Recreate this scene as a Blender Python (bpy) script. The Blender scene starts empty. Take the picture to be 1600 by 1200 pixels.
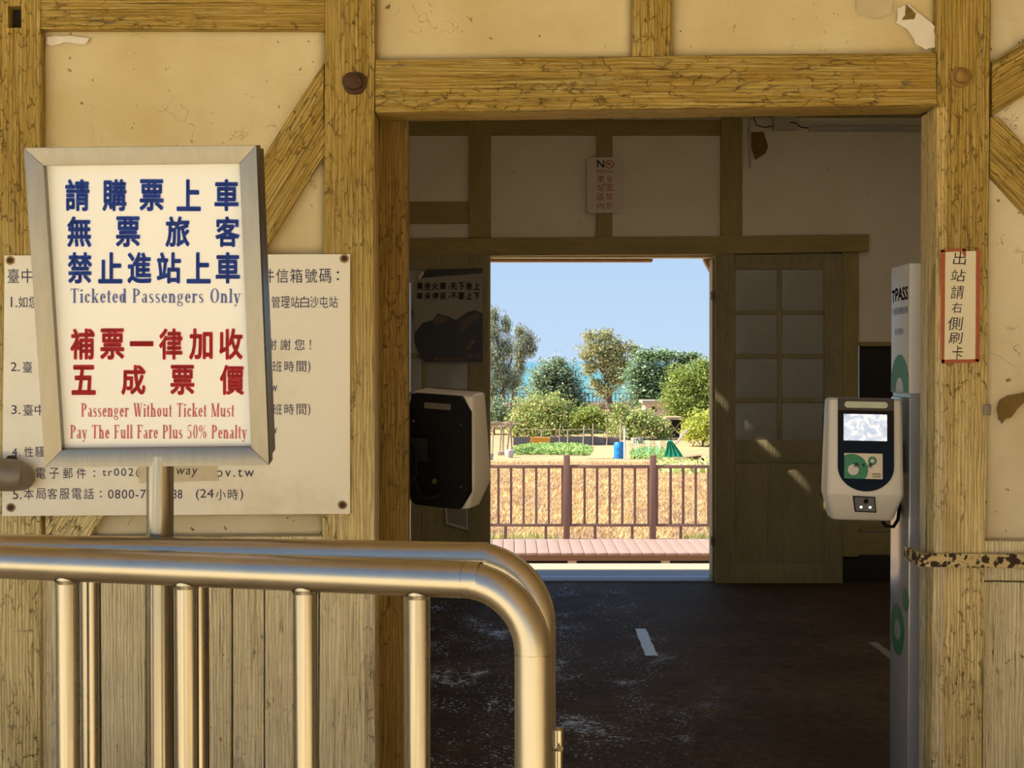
import bpy, bmesh, math, random
import numpy as np
from mathutils import Vector, Matrix, noise
random.seed(7); rng = np.random.default_rng(7)
S = bpy.context.scene
COL = S.collection
F = 2300.0; PITCH = math.atan(35 / F); EYE = Vector((0, 0, 1.5))
# ------------------------------------------------------------ camera
cd = bpy.data.cameras.new('camera'); cd.sensor_width = 36; cd.lens = F / 1600 * 36; cd.clip_end = 60000; cd.clip_start = 0.05
cam = bpy.data.objects.new('camera', cd); COL.objects.link(cam)
cam.location = EYE; cam.rotation_euler = (math.pi / 2 - PITCH, 0, 0); S.camera = cam
# ------------------------------------------------------------ sky, sun, exposure
S.view_settings.view_transform = 'Standard'; S.view_settings.look = 'None'
S.view_settings.exposure = 0.32; S.view_settings.gamma = 1.0; S.view_settings.use_curve_mapping = False
W = bpy.data.worlds.new('sky'); S.world = W; W.use_nodes = True
wt = W.node_tree; wt.nodes.clear()
wo = wt.nodes.new('ShaderNodeOutputWorld'); wb = wt.nodes.new('ShaderNodeBackground')
tc = wt.nodes.new('ShaderNodeTexCoord'); sx = wt.nodes.new('ShaderNodeSeparateXYZ'); wr = wt.nodes.new('ShaderNodeValToRGB')
wt.links.new(tc.outputs['Generated'], sx.inputs[0]); wt.links.new(sx.outputs['Z'], wr.inputs[0])
wt.links.new(wr.outputs[0], wb.inputs[0]); wt.links.new(wb.outputs[0], wo.inputs[0])
e = wr.color_ramp.elements
e[0].position = 0.0; e[0].color = (0.56, 0.73, 0.95, 1)
e[1].position = 0.10; e[1].color = (0.46, 0.66, 0.93, 1)
e2 = e.new(0.6); e2.color = (0.22, 0.40, 0.78, 1)
wb.inputs[1].default_value = 0.80
sl = bpy.data.lights.new('sun', 'SUN'); sl.energy = 10.0; sl.angle = 0.009; sl.color = (1.0, 0.91, 0.76)
SUN = Vector((-1.0, -0.06, 1.0)).normalized()
so = bpy.data.objects.new('sun', sl); COL.objects.link(so)
so.rotation_euler = (-SUN).to_track_quat('-Z', 'Y').to_euler(); so.location = (-8, 0, 12)

hl = bpy.data.lights.new('hall_fill_light', 'AREA'); hl.shape = 'RECTANGLE'; hl.size = 2.6; hl.size_y = 1.2; hl.energy = 13; hl.color = (1.0, .90, .72)  # unseen area light added to brighten the dark hall
ho = bpy.data.objects.new('hall_fill_light', hl); COL.objects.link(ho); ho.location = (1.9, 6.8, 3.22)
# ------------------------------------------------------------ projection of photo measurements onto real planes
def ray(px, py):
    a = (px - 800) / F; b = (600 - py) / F
    return Vector((a, math.cos(PITCH) + b * math.sin(PITCH), -math.sin(PITCH) + b * math.cos(PITCH)))
def P(px, py, Y):
    d = ray(px, py); return EYE + d * (Y / d.y)
def G(px, py, z=0.0):
    d = ray(px, py); return EYE + d * ((z - 1.5) / d.z)
def onp(px, py, M):
    o = M.translation; n = M.col[2].xyz; d = ray(px, py)
    p = EYE + d * ((o - EYE).dot(n) / d.dot(n)); q = M.inverted() @ p
    return q.x, q.y
def face_M(Y):   # plane facing the camera at depth Y, local x right, y up, z towards the camera
    return Matrix(((1, 0, 0, 0), (0, 0, -1, Y), (0, 1, 0, 0), (0, 0, 0, 1)))

# ------------------------------------------------------------ materials
class NT:
    def __init__(s, name):
        s.m = bpy.data.materials.new(name); s.m.use_nodes = True; s.t = s.m.node_tree
        s.b = s.t.nodes['Principled BSDF']
    def n(s, ty, ins=None, **kw):
        o = s.t.nodes.new('ShaderNode' + ty)
        for k, v in kw.items(): setattr(o, k, v)
        for k, v in (ins or {}).items(): s.i(o.inputs[k], v)
        return o
    def i(s, sock, v):
        if isinstance(v, bpy.types.NodeSocket): s.t.links.new(v, sock)
        elif isinstance(v, bpy.types.Node): s.t.links.new(v.outputs[0], sock)
        elif isinstance(v, (tuple, list)) and len(v) == 3 and sock.type == 'RGBA': sock.default_value = (*v, 1)
        else: sock.default_value = v
    def pos(s, scale=(1, 1, 1), ang=0.0):
        g = s.n('NewGeometry')
        r = s.n('Mapping', {'Vector': g.outputs['Position'], 'Rotation': (0, ang, 0)})
        return s.n('Mapping', {'Vector': r, 'Scale': scale}).outputs[0]
    def noise(s, v, sc, det=4, rough=.55, dist=0.0):
        return s.n('TexNoise', {'Vector': v, 'Scale': sc, 'Detail': det, 'Roughness': rough, 'Distortion': dist}).outputs[0]
    def math(s, op, a, b=0.0, c=None):
        d = {0: a, 1: b}
        if c is not None: d[2] = c
        return s.n('Math', d, operation=op).outputs[0]
    def step(s, v, a, b):
        return s.n('MapRange', {'Value': v, 'From Min': a, 'From Max': b}, interpolation_type='SMOOTHSTEP').outputs[0]
    def mix(s, f, a, b):
        o = s.n('Mix', data_type='RGBA')
        s.i(o.inputs[0], f); s.i(o.inputs[6], a); s.i(o.inputs[7], b); return o.outputs[2]
    def bump(s, h, strength=.5, dist=.002):
        s.i(s.b.inputs['Normal'], s.n('Bump', {'Height': h, 'Strength': strength, 'Distance': dist}).outputs[0])
    def done(s, col, rough=.7, metal=0.0):
        s.i(s.b.inputs['Base Color'], col); s.i(s.b.inputs['Roughness'], rough); s.i(s.b.inputs['Metallic'], metal); return s.m

def plain(name, c, rough=.6, metal=0.0, var=.12, sc=18, emit=0):
    t = NT(name); n = t.noise(t.pos(), sc, 4)
    d = tuple(x * (1 - var) for x in c); l = tuple(min(1, x * (1 + var)) for x in c)
    m = t.done(t.mix(n, d, l), rough, metal)
    if emit: t.i(t.b.inputs['Emission Color'], c); t.b.inputs['Emission Strength'].default_value = emit
    return m

def painted_wood(name, ang=0.0, top=(.47, .295, .04), low=(.93, .76, .36), wear=1.0, zr=(.8, 2.1), dark=(.16, .095, .02), amp=1.0, dirt_shade=1.0, crack=1.0):
    """ochre paint on weathered timber; ang turns the grain in the wall plane, 0 = upright"""
    t = NT(name)
    v = t.pos((1, 1, 1), ang)
    def sc(a, b, c): return t.n('Mapping', {'Vector': v, 'Scale': (a, b, c)}).outputs[0]
    fine = t.noise(sc(150, 150, 3.5), 1, 6, .7, .3)
    wide = t.noise(sc(16, 16, .9), 1, 3, .5, .8)
    lines = t.n('TexWave', {'Vector': sc(1, 1, .07), 'Scale': 30, 'Distortion': 9, 'Detail': 4, 'Detail Scale': 1.6, 'Detail Roughness': .6}, bands_direction='X').outputs['Fac']
    wob = t.n('Mix', data_type='VECTOR')
    nv = t.n('TexNoise', {'Vector': sc(34, 34, 26), 'Scale': 1, 'Detail': 5, 'Roughness': .7}).outputs['Color']
    t.i(wob.inputs[0], .035); t.i(wob.inputs[4], v); t.i(wob.inputs[5], nv)
    vc = t.n('Mapping', {'Vector': wob.outputs[1], 'Scale': (48, 48, 15)})
    vor = t.n('TexVoronoi', {'Vector': vc, 'Scale': 1.0, 'Randomness': 1.0}, feature='DISTANCE_TO_EDGE').outputs['Distance']
    brk = t.step(t.noise(sc(60, 60, 30), 1, 3), .40, .62)
    crk = t.math('MULTIPLY', t.math('SUBTRACT', 1, t.step(vor, .0, .05)), brk)
    patch = t.step(t.noise(sc(5, 5, 2.4), 1, 4), .36, .54)
    crk = t.math('MULTIPLY', crk, patch)
    s1 = t.step(t.noise(sc(130, 130, 3.2), 1, 4, .65, .6), .60, .70)
    slit = t.math('MULTIPLY', s1, t.step(t.noise(sc(9, 9, 2.5), 1, 4, .6), .36, .60))
    chip = t.step(t.noise(sc(26, 26, 7), 1, 6, .7), .665 - .03 * wear, .68 - .03 * wear)
    chip = t.math('MULTIPLY', chip, t.step(t.noise(sc(4, 4, 2), 1, 2), .45, .55))
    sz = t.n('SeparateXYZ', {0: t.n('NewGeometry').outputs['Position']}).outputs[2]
    light_grad = t.step(sz, zr[1], zr[0])
    base = t.mix(light_grad, top, low)  # painted light: deep ochre up high, paler cream towards the foot
    grime = t.step(t.noise(sc(7, 7, 3), 1, 7, .7), .38, .72)
    base = t.mix(t.math('MULTIPLY', grime, .42 * dirt_shade), base, tuple(x * .55 for x in top))
    base = t.mix(t.math('MULTIPLY', t.step(lines, .45, .05), .42 * dirt_shade), base, tuple(x * .42 for x in top))  # grain grooves darkened in colour to stand in for weak bump shading
    base = t.mix(t.math('MULTIPLY', t.step(fine, .42, .72), .32), base, tuple(min(1, x * 1.18) for x in low))
    base = t.mix(t.math('MULTIPLY', t.step(fine, .48, .30), .40 * dirt_shade), base, tuple(x * .45 for x in top))
    dk = t.math('MAXIMUM', t.math('MULTIPLY', crk, .82 * crack * min(1, wear)), t.math('MULTIPLY', slit, .72 * min(1, wear)))  # real cracks and slits, deepened by shade put into the colour
    base = t.mix(dk, base, dark)
    base = t.mix(t.math('MULTIPLY', chip, .8), base, (.22, .17, .09))
    rust = t.step(t.noise(sc(30, 30, 26), 1, 3), .735, .78)
    base = t.mix(rust, base, (.36, .17, .02))
    h = t.math('ADD', t.math('MULTIPLY', fine, .7), t.math('MULTIPLY', lines, .45))
    h = t.math('SUBTRACT', h, t.math('MULTIPLY', crk, .9 * crack))
    h = t.math('SUBTRACT', h, t.math('MULTIPLY', slit, 1.0))
    h = t.math('SUBTRACT', h, t.math('MULTIPLY', chip, .8))
    h = t.math('ADD', h, t.math('MULTIPLY', wide, .8))
    t.bump(h, min(1, .95 * amp), .006)
    return t.done(base, .58)

def plaster(name, c=(.80, .66, .36), c2=(.86, .76, .52), strength=1.0, spots=1.0):
    t = NT(name); v = t.pos()
    big = t.noise(v, 2.2, 4); fine = t.noise(v, 60, 6, .6); lump = t.noise(v, 11, 5, .6)
    brush = t.noise(t.pos((3, 3, 60)), 2.0, 4, .6)
    base = t.mix(t.step(big, .3, .7), c, c2)
    st = t.step(t.noise(v, 5, 6, .7, .8), .60, .80)
    base = t.mix(t.math('MULTIPLY', st, .35 * spots), base, tuple(x * .6 for x in c))
    sp = t.step(t.noise(v, 30, 4, .6), .67, .70)
    base = t.mix(t.math('MULTIPLY', sp, spots), base, (.22, .14, .05))
    wv = t.n('Mix', data_type='VECTOR'); t.i(wv.inputs[0], .35); t.i(wv.inputs[4], v); t.i(wv.inputs[5], t.n('TexNoise', {'Vector': v, 'Scale': 6, 'Detail': 5}).outputs['Color'])
    vor = t.n('TexVoronoi', {'Vector': wv.outputs[1], 'Scale': 7.0}, feature='DISTANCE_TO_EDGE').outputs['Distance']
    cr = t.math('MULTIPLY', t.math('SUBTRACT', 1, t.step(vor, 0, .010)), t.step(t.noise(v, 3.9, 3), .585, .62))
    base = t.mix(t.math('MULTIPLY', cr, .5 * spots), base, (.28, .19, .08))
    h = t.math('ADD', t.math('MULTIPLY', lump, 1.2), t.math('MULTIPLY', fine, .25))
    h = t.math('ADD', h, t.math('MULTIPLY', brush, .3))
    h = t.math('SUBTRACT', h, t.math('MULTIPLY', cr, .5)); h = t.math('SUBTRACT', h, t.math('MULTIPLY', sp, .4))
    t.bump(h, .5 * strength, .006)
    return t.done(base, .75)

def steel(name, rough=.2, c=(.66, .62, .55), vertical=True, refl_streak=.62):
    t = NT(name)
    v = t.pos((260, 260, 3) if vertical else (3, 260, 260))
    n = t.noise(v, 1, 4, .6); sm = t.noise(t.pos(), 7, 4, .6)
    sv = t.noise(t.pos((90, 90, .7) if vertical else (.7, 90, 90)), 1, 3, .6)
    t.bump(n, .06, .0006)
    r = t.math('ADD', t.math('MULTIPLY', sm, .14), rough - .07)
    cc = t.mix(t.step(sv, .38, .62), tuple(x * refl_streak for x in c), c)  # darker streaks in the colour stand in for uneven reflections
    return t.done(t.mix(t.math('MULTIPLY', t.step(sm, .7, .35), .3), cc, tuple(x * .7 for x in c)), r, 1.0)

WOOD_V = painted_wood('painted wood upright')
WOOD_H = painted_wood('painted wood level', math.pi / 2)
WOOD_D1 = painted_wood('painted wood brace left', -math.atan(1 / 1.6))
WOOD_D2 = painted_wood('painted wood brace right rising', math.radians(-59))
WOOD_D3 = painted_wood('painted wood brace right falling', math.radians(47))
WOOD_PALE = painted_wood('pale painted plank', 0, (.94, .76, .38), (.97, .85, .52), .9, (.9, 2.1), dirt_shade=.85, crack=.3)
WOOD_TRIM = painted_wood('pale door trim', 0, (.76, .54, .18), (.82, .73, .48), .5, (.9, 2.1))
WOOD_BROWN = painted_wood('old brown jamb wood', 0, (.32, .18, .025), (.36, .24, .06), .8, (.9, 2.1), (.10, .06, .02))
PLASTER_L = plaster('cream plaster', (.62, .49, .24), (.74, .63, .37))
PLASTER_R = plaster('grey cream plaster', (.66, .56, .34), (.80, .71, .50), 1.6)
IN_WOOD = painted_wood('hall painted wood', math.pi / 2, (.42, .32, .11), (.42, .32, .11), .35, amp=.4)
IN_WOODV = painted_wood('hall painted wood upright', 0, (.42, .32, .11), (.42, .32, .11), .35, amp=.4)
IN_DOOR = painted_wood('hall door wood', 0, (.36, .29, .14), (.36, .29, .14), .5, amp=.5)
IN_WALL = plaster('white hall plaster', (.80, .71, .55), (.86, .78, .64), .35, .5)
STEEL = steel('brushed stainless upright', .26, (.46, .42, .34)); STEEL_H = steel('brushed stainless level', .33, (.47, .43, .35), False, 1.0)
STEEL_B = steel('bright sign steel', .36, (.26, .245, .215), True, .93)
BLACK = plain('black plastic', (.008, .008, .008), .7); BLACK.node_tree.nodes['Principled BSDF'].inputs['Specular IOR Level'].default_value = .15
IRON = plain('rusted iron', (.09, .045, .02), .75, .3, .5, 60)
GREY_IRON = plain('grey painted pipe', (.23, .20, .16), .5, .4, .3, 30)
SCREW = plain('rusty screw', (.06, .04, .025), .6, .6, .4, 200)
INK = plain('purple ink', (.035, .022, .075), .5)
BLUE = plain('blue sign paint', (.0, .055, .46), .45)
RED = plain('red sign paint', (.62, .004, .02), .45)
RED2 = plain('faded red paint', (.46, .04, .06), .45)
BLUE2 = plain('faded blue paint', (.05, .08, .30), .45)

# ------------------------------------------------------------ objects
def tag(o, label=None, cat=None, group=None, kind=None):
    if label: o['label'] = label
    if cat: o['category'] = cat
    if group: o['group'] = group
    if kind: o['kind'] = kind
    return o
WM = {}   # world matrices of the things
def obj(name, verts, faces, mat, parent=None, smooth=False, local=False, mats=None):
    """verts in world space unless local=True (then in the parent's own space)"""
    me = bpy.data.meshes.new(name)
    if parent is not None and not local:
        Mi = WM.get(parent.name, Matrix()).inverted(); verts = [Mi @ Vector(v) for v in verts]
    verts = [Vector(v) for v in verts]
    c = Vector((0, 0, 0))
    if parent is None:
        lo = Vector([min(v[i] for v in verts) for i in range(3)]); hi = Vector([max(v[i] for v in verts) for i in range(3)])
        c = Vector(((lo.x + hi.x) / 2, (lo.y + hi.y) / 2, lo.z))
    me.from_pydata([tuple(v - c) for v in verts], [], faces)
    for m in (mats or [mat]): me.materials.append(m)
    if smooth: me.polygons.foreach_set('use_smooth', [True] * len(me.polygons))
    me.update()
    o = bpy.data.objects.new(name, me); COL.objects.link(o)
    o.location = c
    if parent is not None: o.parent = parent
    WM[o.name] = (WM[parent.name] if parent is not None else Matrix()) @ Matrix.Translation(c)
    return o
def empty(name, M, label, cat, group=None):
    if not isinstance(M, Matrix): M = Matrix.Translation(M)
    o = bpy.data.objects.new(name, None); COL.objects.link(o); o.matrix_world = M; o.empty_display_size = .1
    WM[o.name] = M.copy(); return tag(o, label, cat, group)
def from_bm(name, bm, mat, parent=None, smooth=False, local=False, mats=None):
    bmesh.ops.recalc_face_normals(bm, faces=bm.faces)
    bm.verts.index_update()
    vs = [v.co.copy() for v in bm.verts]; fs = [[v.index for v in f.verts] for f in bm.faces]
    mi = [f.material_index for f in bm.faces]; bm.free()
    o = obj(name, vs, fs, mat, parent, smooth, local, mats)
    if mats: o.data.polygons.foreach_set('material_index', mi)
    o.data.polygons.foreach_set('use_smooth', [True] * len(o.data.polygons)); o.data.set_sharp_from_angle(angle=math.radians(33))
    return o
def bm_prism(bm, front, back, bev=0.0, seg=2):
    n = len(front)
    vf = [bm.verts.new(v) for v in front]; vb = [bm.verts.new(v) for v in back]
    fs = [bm.faces.new(vf), bm.faces.new(vb[::-1])]
    for i in range(n): fs.append(bm.faces.new((vf[i], vb[i], vb[(i + 1) % n], vf[(i + 1) % n])))
    if bev:
        ed = list({e for f in fs for e in f.edges})
        bmesh.ops.bevel(bm, geom=ed, offset=bev, segments=seg, affect='EDGES', profile=.6)
def bm_box(bm, lo, hi, bev=0.0, seg=2):
    x0, y0, z0 = lo; x1, y1, z1 = hi
    bm_prism(bm, [(x0, y0, z0), (x1, y0, z0), (x1, y0, z1), (x0, y0, z1)], [(x0, y1, z0), (x1, y1, z0), (x1, y1, z1), (x0, y1, z1)], bev, seg)
def box(name, lo, hi, mat, parent=None, bev=.0, local=False):
    bm = bmesh.new(); bm_box(bm, lo, hi, bev); return from_bm(name, bm, mat, parent, local=local)
def bm_tube(bm, pts, r, n=20, cap=True):
    pts = [Vector(p) for p in pts]; rs = r if isinstance(r, (list, tuple)) else [r] * len(pts)
    rings = []; ref = None
    for i, p in enumerate(pts):
        t = (pts[min(i + 1, len(pts) - 1)] - pts[max(i - 1, 0)]).normalized()
        if ref is None: ref = t.orthogonal().normalized()
        ref = (ref - t * ref.dot(t)).normalized(); s = t.cross(ref)
        rings.append([bm.verts.new(p + (ref * math.cos(a) + s * math.sin(a)) * rs[i]) for a in [2 * math.pi * k / n for k in range(n)]])
    for a, b in zip(rings, rings[1:]):
        for k in range(n): f = bm.faces.new((a[k], a[(k + 1) % n], b[(k + 1) % n], b[k])); f.smooth = True
    if cap: bm.faces.new(rings[0][::-1]); bm.faces.new(rings[-1])
def tube(name, pts, r, mat, parent=None, n=20, local=False):
    bm = bmesh.new(); bm_tube(bm, pts, r, n)
    return from_bm(name, bm, mat, parent, local=local)
def ragged(bm, amp, cut=.05, axis=(1, 0, 1)):
    es = [e for e in bm.edges if e.calc_length() > cut * 2]
    for e in es:
        bmesh.ops.subdivide_edges(bm, edges=[e], cuts=min(24, int(e.calc_length() / cut)))
    for v in bm.verts:
        n = noise.noise_vector(v.co * 17) * .6 + noise.noise_vector(v.co * 63) * .4
        v.co += Vector((n.x * axis[0], n.y * axis[1], n.z * axis[2])) * amp
def timber(name, poly, Yf, Yb, mat, parent, bev=.004, amp=.0022):
    fr = [P(x, y, Yf) for x, y in poly]; bk = [Vector((p.x, Yb, p.z)) for p in fr]
    bm = bmesh.new(); bm_prism(bm, fr, bk, bev)
    if amp: ragged(bm, amp)
    return from_bm(name, bm, mat, parent)
def R(x0, y0, x1, y1): return [(x0, y1), (x1, y1), (x1, y0), (x0, y0)]
def plaster_panel(parent, x0, y0, x1, y1, Y, mat, amp=.006, n=60, rim=.022):
    a = P(x0, y1, Y); b = P(x1, y0, Y); vs = []; nx = n; nz = n
    for j in range(nz + 1):
        for i in range(nx + 1):
            u = i / nx; w = j / nz
            p = Vector((a.x + (b.x - a.x) * u, Y, a.z + (b.z - a.z) * w))
            d = min(u * (b.x - a.x), (1 - u) * (b.x - a.x), w * (b.z - a.z), (1 - w) * (b.z - a.z))
            k = max(0, 1 - d / .028)
            p.y += rim * k * k - amp * (noise.noise(p * 3.1) * .8 + noise.noise(p * 9.7) * .45)
            vs.append(p)
    fs = [(j * (nx + 1) + i, j * (nx + 1) + i + 1, (j + 1) * (nx + 1) + i + 1, (j + 1) * (nx + 1) + i) for j in range(nz) for i in range(nx)]
    o = obj('plaster_panel', vs, fs, mat, parent, smooth=True); return o
def blob(name, parent, M, pts, mat, depth=.001, z=0.0, jitter=0):
    """flat irregular piece in plane M (local x,y), with a small thickness"""
    bm = bmesh.new()
    if jitter:
        q = []
        for i in range(len(pts)):
            a = Vector(pts[i]).to_2d() if len(pts[i]) > 2 else Vector(pts[i]); b = Vector(pts[(i + 1) % len(pts)])
            for k in range(4):
                p = a.lerp(b, k / 4); q.append((p.x + random.uniform(-jitter, jitter), p.y + random.uniform(-jitter, jitter)))
        pts = q
    bm_prism(bm, [M @ Vector((x, y, z + depth)) for x, y in pts], [M @ Vector((x, y, z)) for x, y in pts])
    return from_bm(name, bm, mat, parent)
def pxpoly(M, pts): return [onp(x, y, M) for x, y in pts]
def circle(cx, cy, rx, ry=None, n=28, a0=0, a1=2 * math.pi):
    ry = ry or rx; full = abs(a1 - a0 - 2 * math.pi) < 1e-6; m = n if full else n + 1
    return [(cx + rx * math.cos(a0 + (a1 - a0) * k / n), cy + ry * math.sin(a0 + (a1 - a0) * k / n)) for k in range(m)]

# ------------------------------------------------------------ lettering
_tc = {}
def glyphs(s, offset=0.0, shear=0.0, space=1.0):
    key = (s, offset, shear, space)
    if key in _tc: return _tc[key]
    cu = bpy.data.curves.new('t', 'FONT'); cu.body = s; cu.shear = shear; cu.space_character = space
    cu.resolution_u = 3; cu.fill_mode = 'FRONT'
    o = bpy.data.objects.new('t', cu); COL.objects.link(o)
    dg = bpy.context.evaluated_depsgraph_get(); me = bpy.data.meshes.new_from_object(o.evaluated_get(dg))
    vs = [(v.co.x, v.co.y) for v in me.vertices]; fs = [tuple(p.vertices) for p in me.polygons]
    if offset > 0:
        V2 = []; F2 = []
        for k in range(10):
            a_ = 2 * math.pi * k / 10; q = len(V2); V2 += [(x + offset * math.cos(a_), y + offset * math.sin(a_)) for x, y in vs]; F2 += [tuple(i + q for i in f) for f in fs]
        q = len(V2); V2 += vs; F2 += [tuple(i + q for i in f) for f in fs]; vs, fs = V2, F2
    bpy.data.objects.remove(o); bpy.data.curves.remove(cu); bpy.data.meshes.remove(me)
    _tc[key] = (vs, fs); return _tc[key]
def lettering(name, parent, M, items, mat, lift=.0012):
    """items: (text, x0, x1, ytop, ybot, options) in photo pixels, placed on plane M"""
    V = []; Fc = []
    for it in items:
        s, x0, x1, yt, yb = it[:5]; op = it[5] if len(it) > 5 else {}
        if 'serif' in op: vs, fs = serif(s)
        else: vs, fs = glyphs(s, op.get('offset', 0), op.get('shear', 0), op.get('space', 1))
        if not vs: continue
        ax = min(v[0] for v in vs); bx = max(v[0] for v in vs); ay = min(v[1] for v in vs); by = max(v[1] for v in vs)
        if 'ref' in op: ay, by = op['ref']
        p0 = Vector(onp(x0, yb, M)); pr = Vector(onp(x1, yb, M)); pu = Vector(onp(x0, yt, M))
        k = len(V); ex = (pr - p0) / max(1e-6, bx - ax); ey = (pu - p0) / max(1e-6, by - ay)
        for x, y in vs:
            q = p0 + ex * (x - ax) + ey * (y - ay); V.append(M @ Vector((q.x, q.y, lift)))
        Fc += [tuple(i + k for i in f) for f in fs]
    o = obj(name, V, Fc, mat, parent)
    if len(items) > 12 and not any('offset' in (i[5] if len(i) > 5 else {}) for i in items): o['kind'] = 'stuff'
    return o
def chars(s, centers, w, yt, yb, **op):
    return [(c, x - w / 2, x + w / 2, yt, yb, op) for c, x in zip(s, centers)]
# a small roman letter set drawn with thick stems and thin hairlines
def _r(x0, y0, x1, y1): return [[(x0, y0), (x1, y0), (x1, y1), (x0, y1)]]
def _arc(cx, cy, rx, ry, tx, ty, a0=0, a1=360, n=18):
    out = []
    for k in range(n):
        p = math.radians(a0 + (a1 - a0) * k / n); q = math.radians(a0 + (a1 - a0) * (k + 1) / n)
        out.append([(cx + rx * math.cos(p), cy + ry * math.sin(p)), (cx + rx * math.cos(q), cy + ry * math.sin(q)),
                    (cx + (rx - tx) * math.cos(q), cy + (ry - ty) * math.sin(q)), (cx + (rx - tx) * math.cos(p), cy + (ry - ty) * math.sin(p))])
    return out
def _d(x0, y0, x1, y1, w): return [[(x0 - w / 2, y0), (x0 + w / 2, y0), (x1 + w / 2, y1), (x1 - w / 2, y1)]]
T_, H_ = .115, .042; X_ = .64
def _stem(x, y0, y1, sb=True, st=True, l=.05):
    o = _r(x - T_ / 2, y0, x + T_ / 2, y1)
    if sb: o += _r(x - T_ / 2 - l, y0, x + T_ / 2 + l, y0 + H_)
    if st: o += _r(x - T_ / 2 - l, y1 - H_, x + T_ / 2, y1)
    return o
SG = {
 'T': (.52, _stem(.26, 0, 1, st=False) + _r(.03, .95, .49, 1) + _d(.03, .8, .045, 1, .03) + _d(.49, .8, .475, 1, .03)),
 'P': (.48, _stem(.12, 0, 1) + _arc(.14, .73, .30, .27, T_, .04, -90, 90) + _r(.1, .96, .16, 1) + _r(.1, .46, .16, .5)),
 'F': (.46, _stem(.12, 0, 1) + _r(.1, .95, .42, 1) + _d(.42, .8, .41, 1, .03) + _r(.1, .5, .32, .54) + _d(.32, .42, .32, .62, .03)),
 'O': (.56, _arc(.28, .5, .25, .52, T_, .04, n=28)),
 'M': (.68, _r(.06, 0, .10, 1) + _stem(.56, 0, 1, st=False) + _d(.10, 1, .33, .02, T_) + _d(.54, 1, .34, .02, .035) + _r(.0, 0, .17, H_) + _r(.0, 1 - H_, .14, 1) + _r(.5, 1 - H_, .66, 1)),
 'W': (.74, _d(.10, 1, .24, 0, T_) + _d(.38, 1, .25, 0, .035) + _d(.36, 1, .50, 0, T_) + _d(.64, 1, .51, 0, .035) + _r(.0, 1 - H_, .2, 1) + _r(.28, 1 - H_, .45, 1) + _r(.57, 1 - H_, .72, 1)),
 'i': (.22, _stem(.11, 0, X_) + _arc(.11, .87, .065, .075, .064, .074, n=10)),
 'l': (.22, _stem(.11, 0, 1)),
 't': (.26, _r(.07, .06, .17, .86) + _arc(.17, .10, .10, .11, .06, .04, 180, 320) + _r(.0, X_ - .04, .24, X_)),
 'c': (.36, _arc(.19, .32, .16, .33, T_, .035, 40, 325) + _arc(.28, .5, .05, .06, .049, .059, n=8)),
 'e': (.37, _arc(.19, .32, .16, .33, T_, .035, 0, 325) + _r(.08, .34, .34, .375)),
 'o': (.40, _arc(.20, .32, .17, .335, T_, .035)),
 'k': (.44, _stem(.11, 0, 1) + _d(.36, X_, .16, .3, .035) + _d(.20, .38, .36, 0, T_) + _r(.26, X_ - H_, .42, X_) + _r(.27, 0, .44, H_)),
 'd': (.42, _arc(.18, .32, .15, .33, T_, .035) + _r(.27, 0, .27 + T_, 1) + _r(.22, 1 - H_, .3, 1) + _r(.3, 0, .42, H_)),
 'a': (.38, _r(.22, .05, .31, .5) + _arc(.20, .47, .11, .18, .07, .035, 0, 165) + _arc(.17, .17, .14, .18, .085, .035) + _arc(.35, .08, .06, .09, .04, .035, 180, 320)),
 's': (.32, _arc(.16, .47, .12, .18, .07, .035, 30, 270) + _arc(.16, .16, .13, .17, .08, .035, -150, 90) + _d(.11, .42, .22, .24, .11)),
 'n': (.46, _stem(.11, 0, X_) + _arc(.24, .44, .12, .21, T_, .04, 0, 150) + _stem(.33, 0, .46, st=False)),
 'h': (.46, _stem(.11, 0, 1) + _arc(.24, .44, .12, .21, T_, .04, 0, 150) + _stem(.33, 0, .46, st=False)),
 'u': (.46, _r(.06, .16, .16, X_) + _r(.0, X_ - H_, .1, X_) + _arc(.19, .2, .13, .2, T_, .04, 180, 340) + _r(.29, 0, .39, X_) + _r(.23, X_ - H_, .3, X_) + _r(.35, 0, .45, H_)),
 'r': (.34, _stem(.11, 0, X_) + _arc(.25, .46, .1, .18, .06, .05, 50, 160) + _arc(.29, .56, .05, .06, .049, .059, n=8)),
 'g': (.40, _arc(.18, .42, .15, .23, .09, .035) + _arc(.18, -.1, .17, .15, .06, .035) + _d(.10, .22, .08, .04, .05) + _r(.08, .0, .26, .07) + _d(.28, .58, .38, .64, .06)),
 'y': (.42, _d(.09, X_, .22, .0, T_) + _d(.36, X_, .15, -.22, .035) + _r(.0, X_ - H_, .18, X_) + _r(.27, X_ - H_, .42, X_) + _arc(.11, -.2, .05, .06, .049, .059, n=8)),
 '5': (.42, _r(.1, .93, .36, 1) + _d(.06, .55, .12, 1, .035) + _arc(.19, .3, .17, .31, .09, .04, -150, 110)),
 '0': (.42, _arc(.21, .5, .17, .52, .09, .035, n=26)),
 '%': (.68, _arc(.16, .74, .13, .26, .07, .035) + _arc(.50, .26, .13, .26, .07, .035) + _d(.14, 0, .52, 1, .035)),
 ' ': (.26, []),
}
def serif(s):
    V = []; Fs = []; x = 0
    for ch in s:
        w, ps = SG[ch]
        for p in ps:
            Fs.append(tuple(range(len(V), len(V) + len(p)))); V += [(a + x, b) for a, b in p]
        x += w + .045
    return V, Fs

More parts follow.
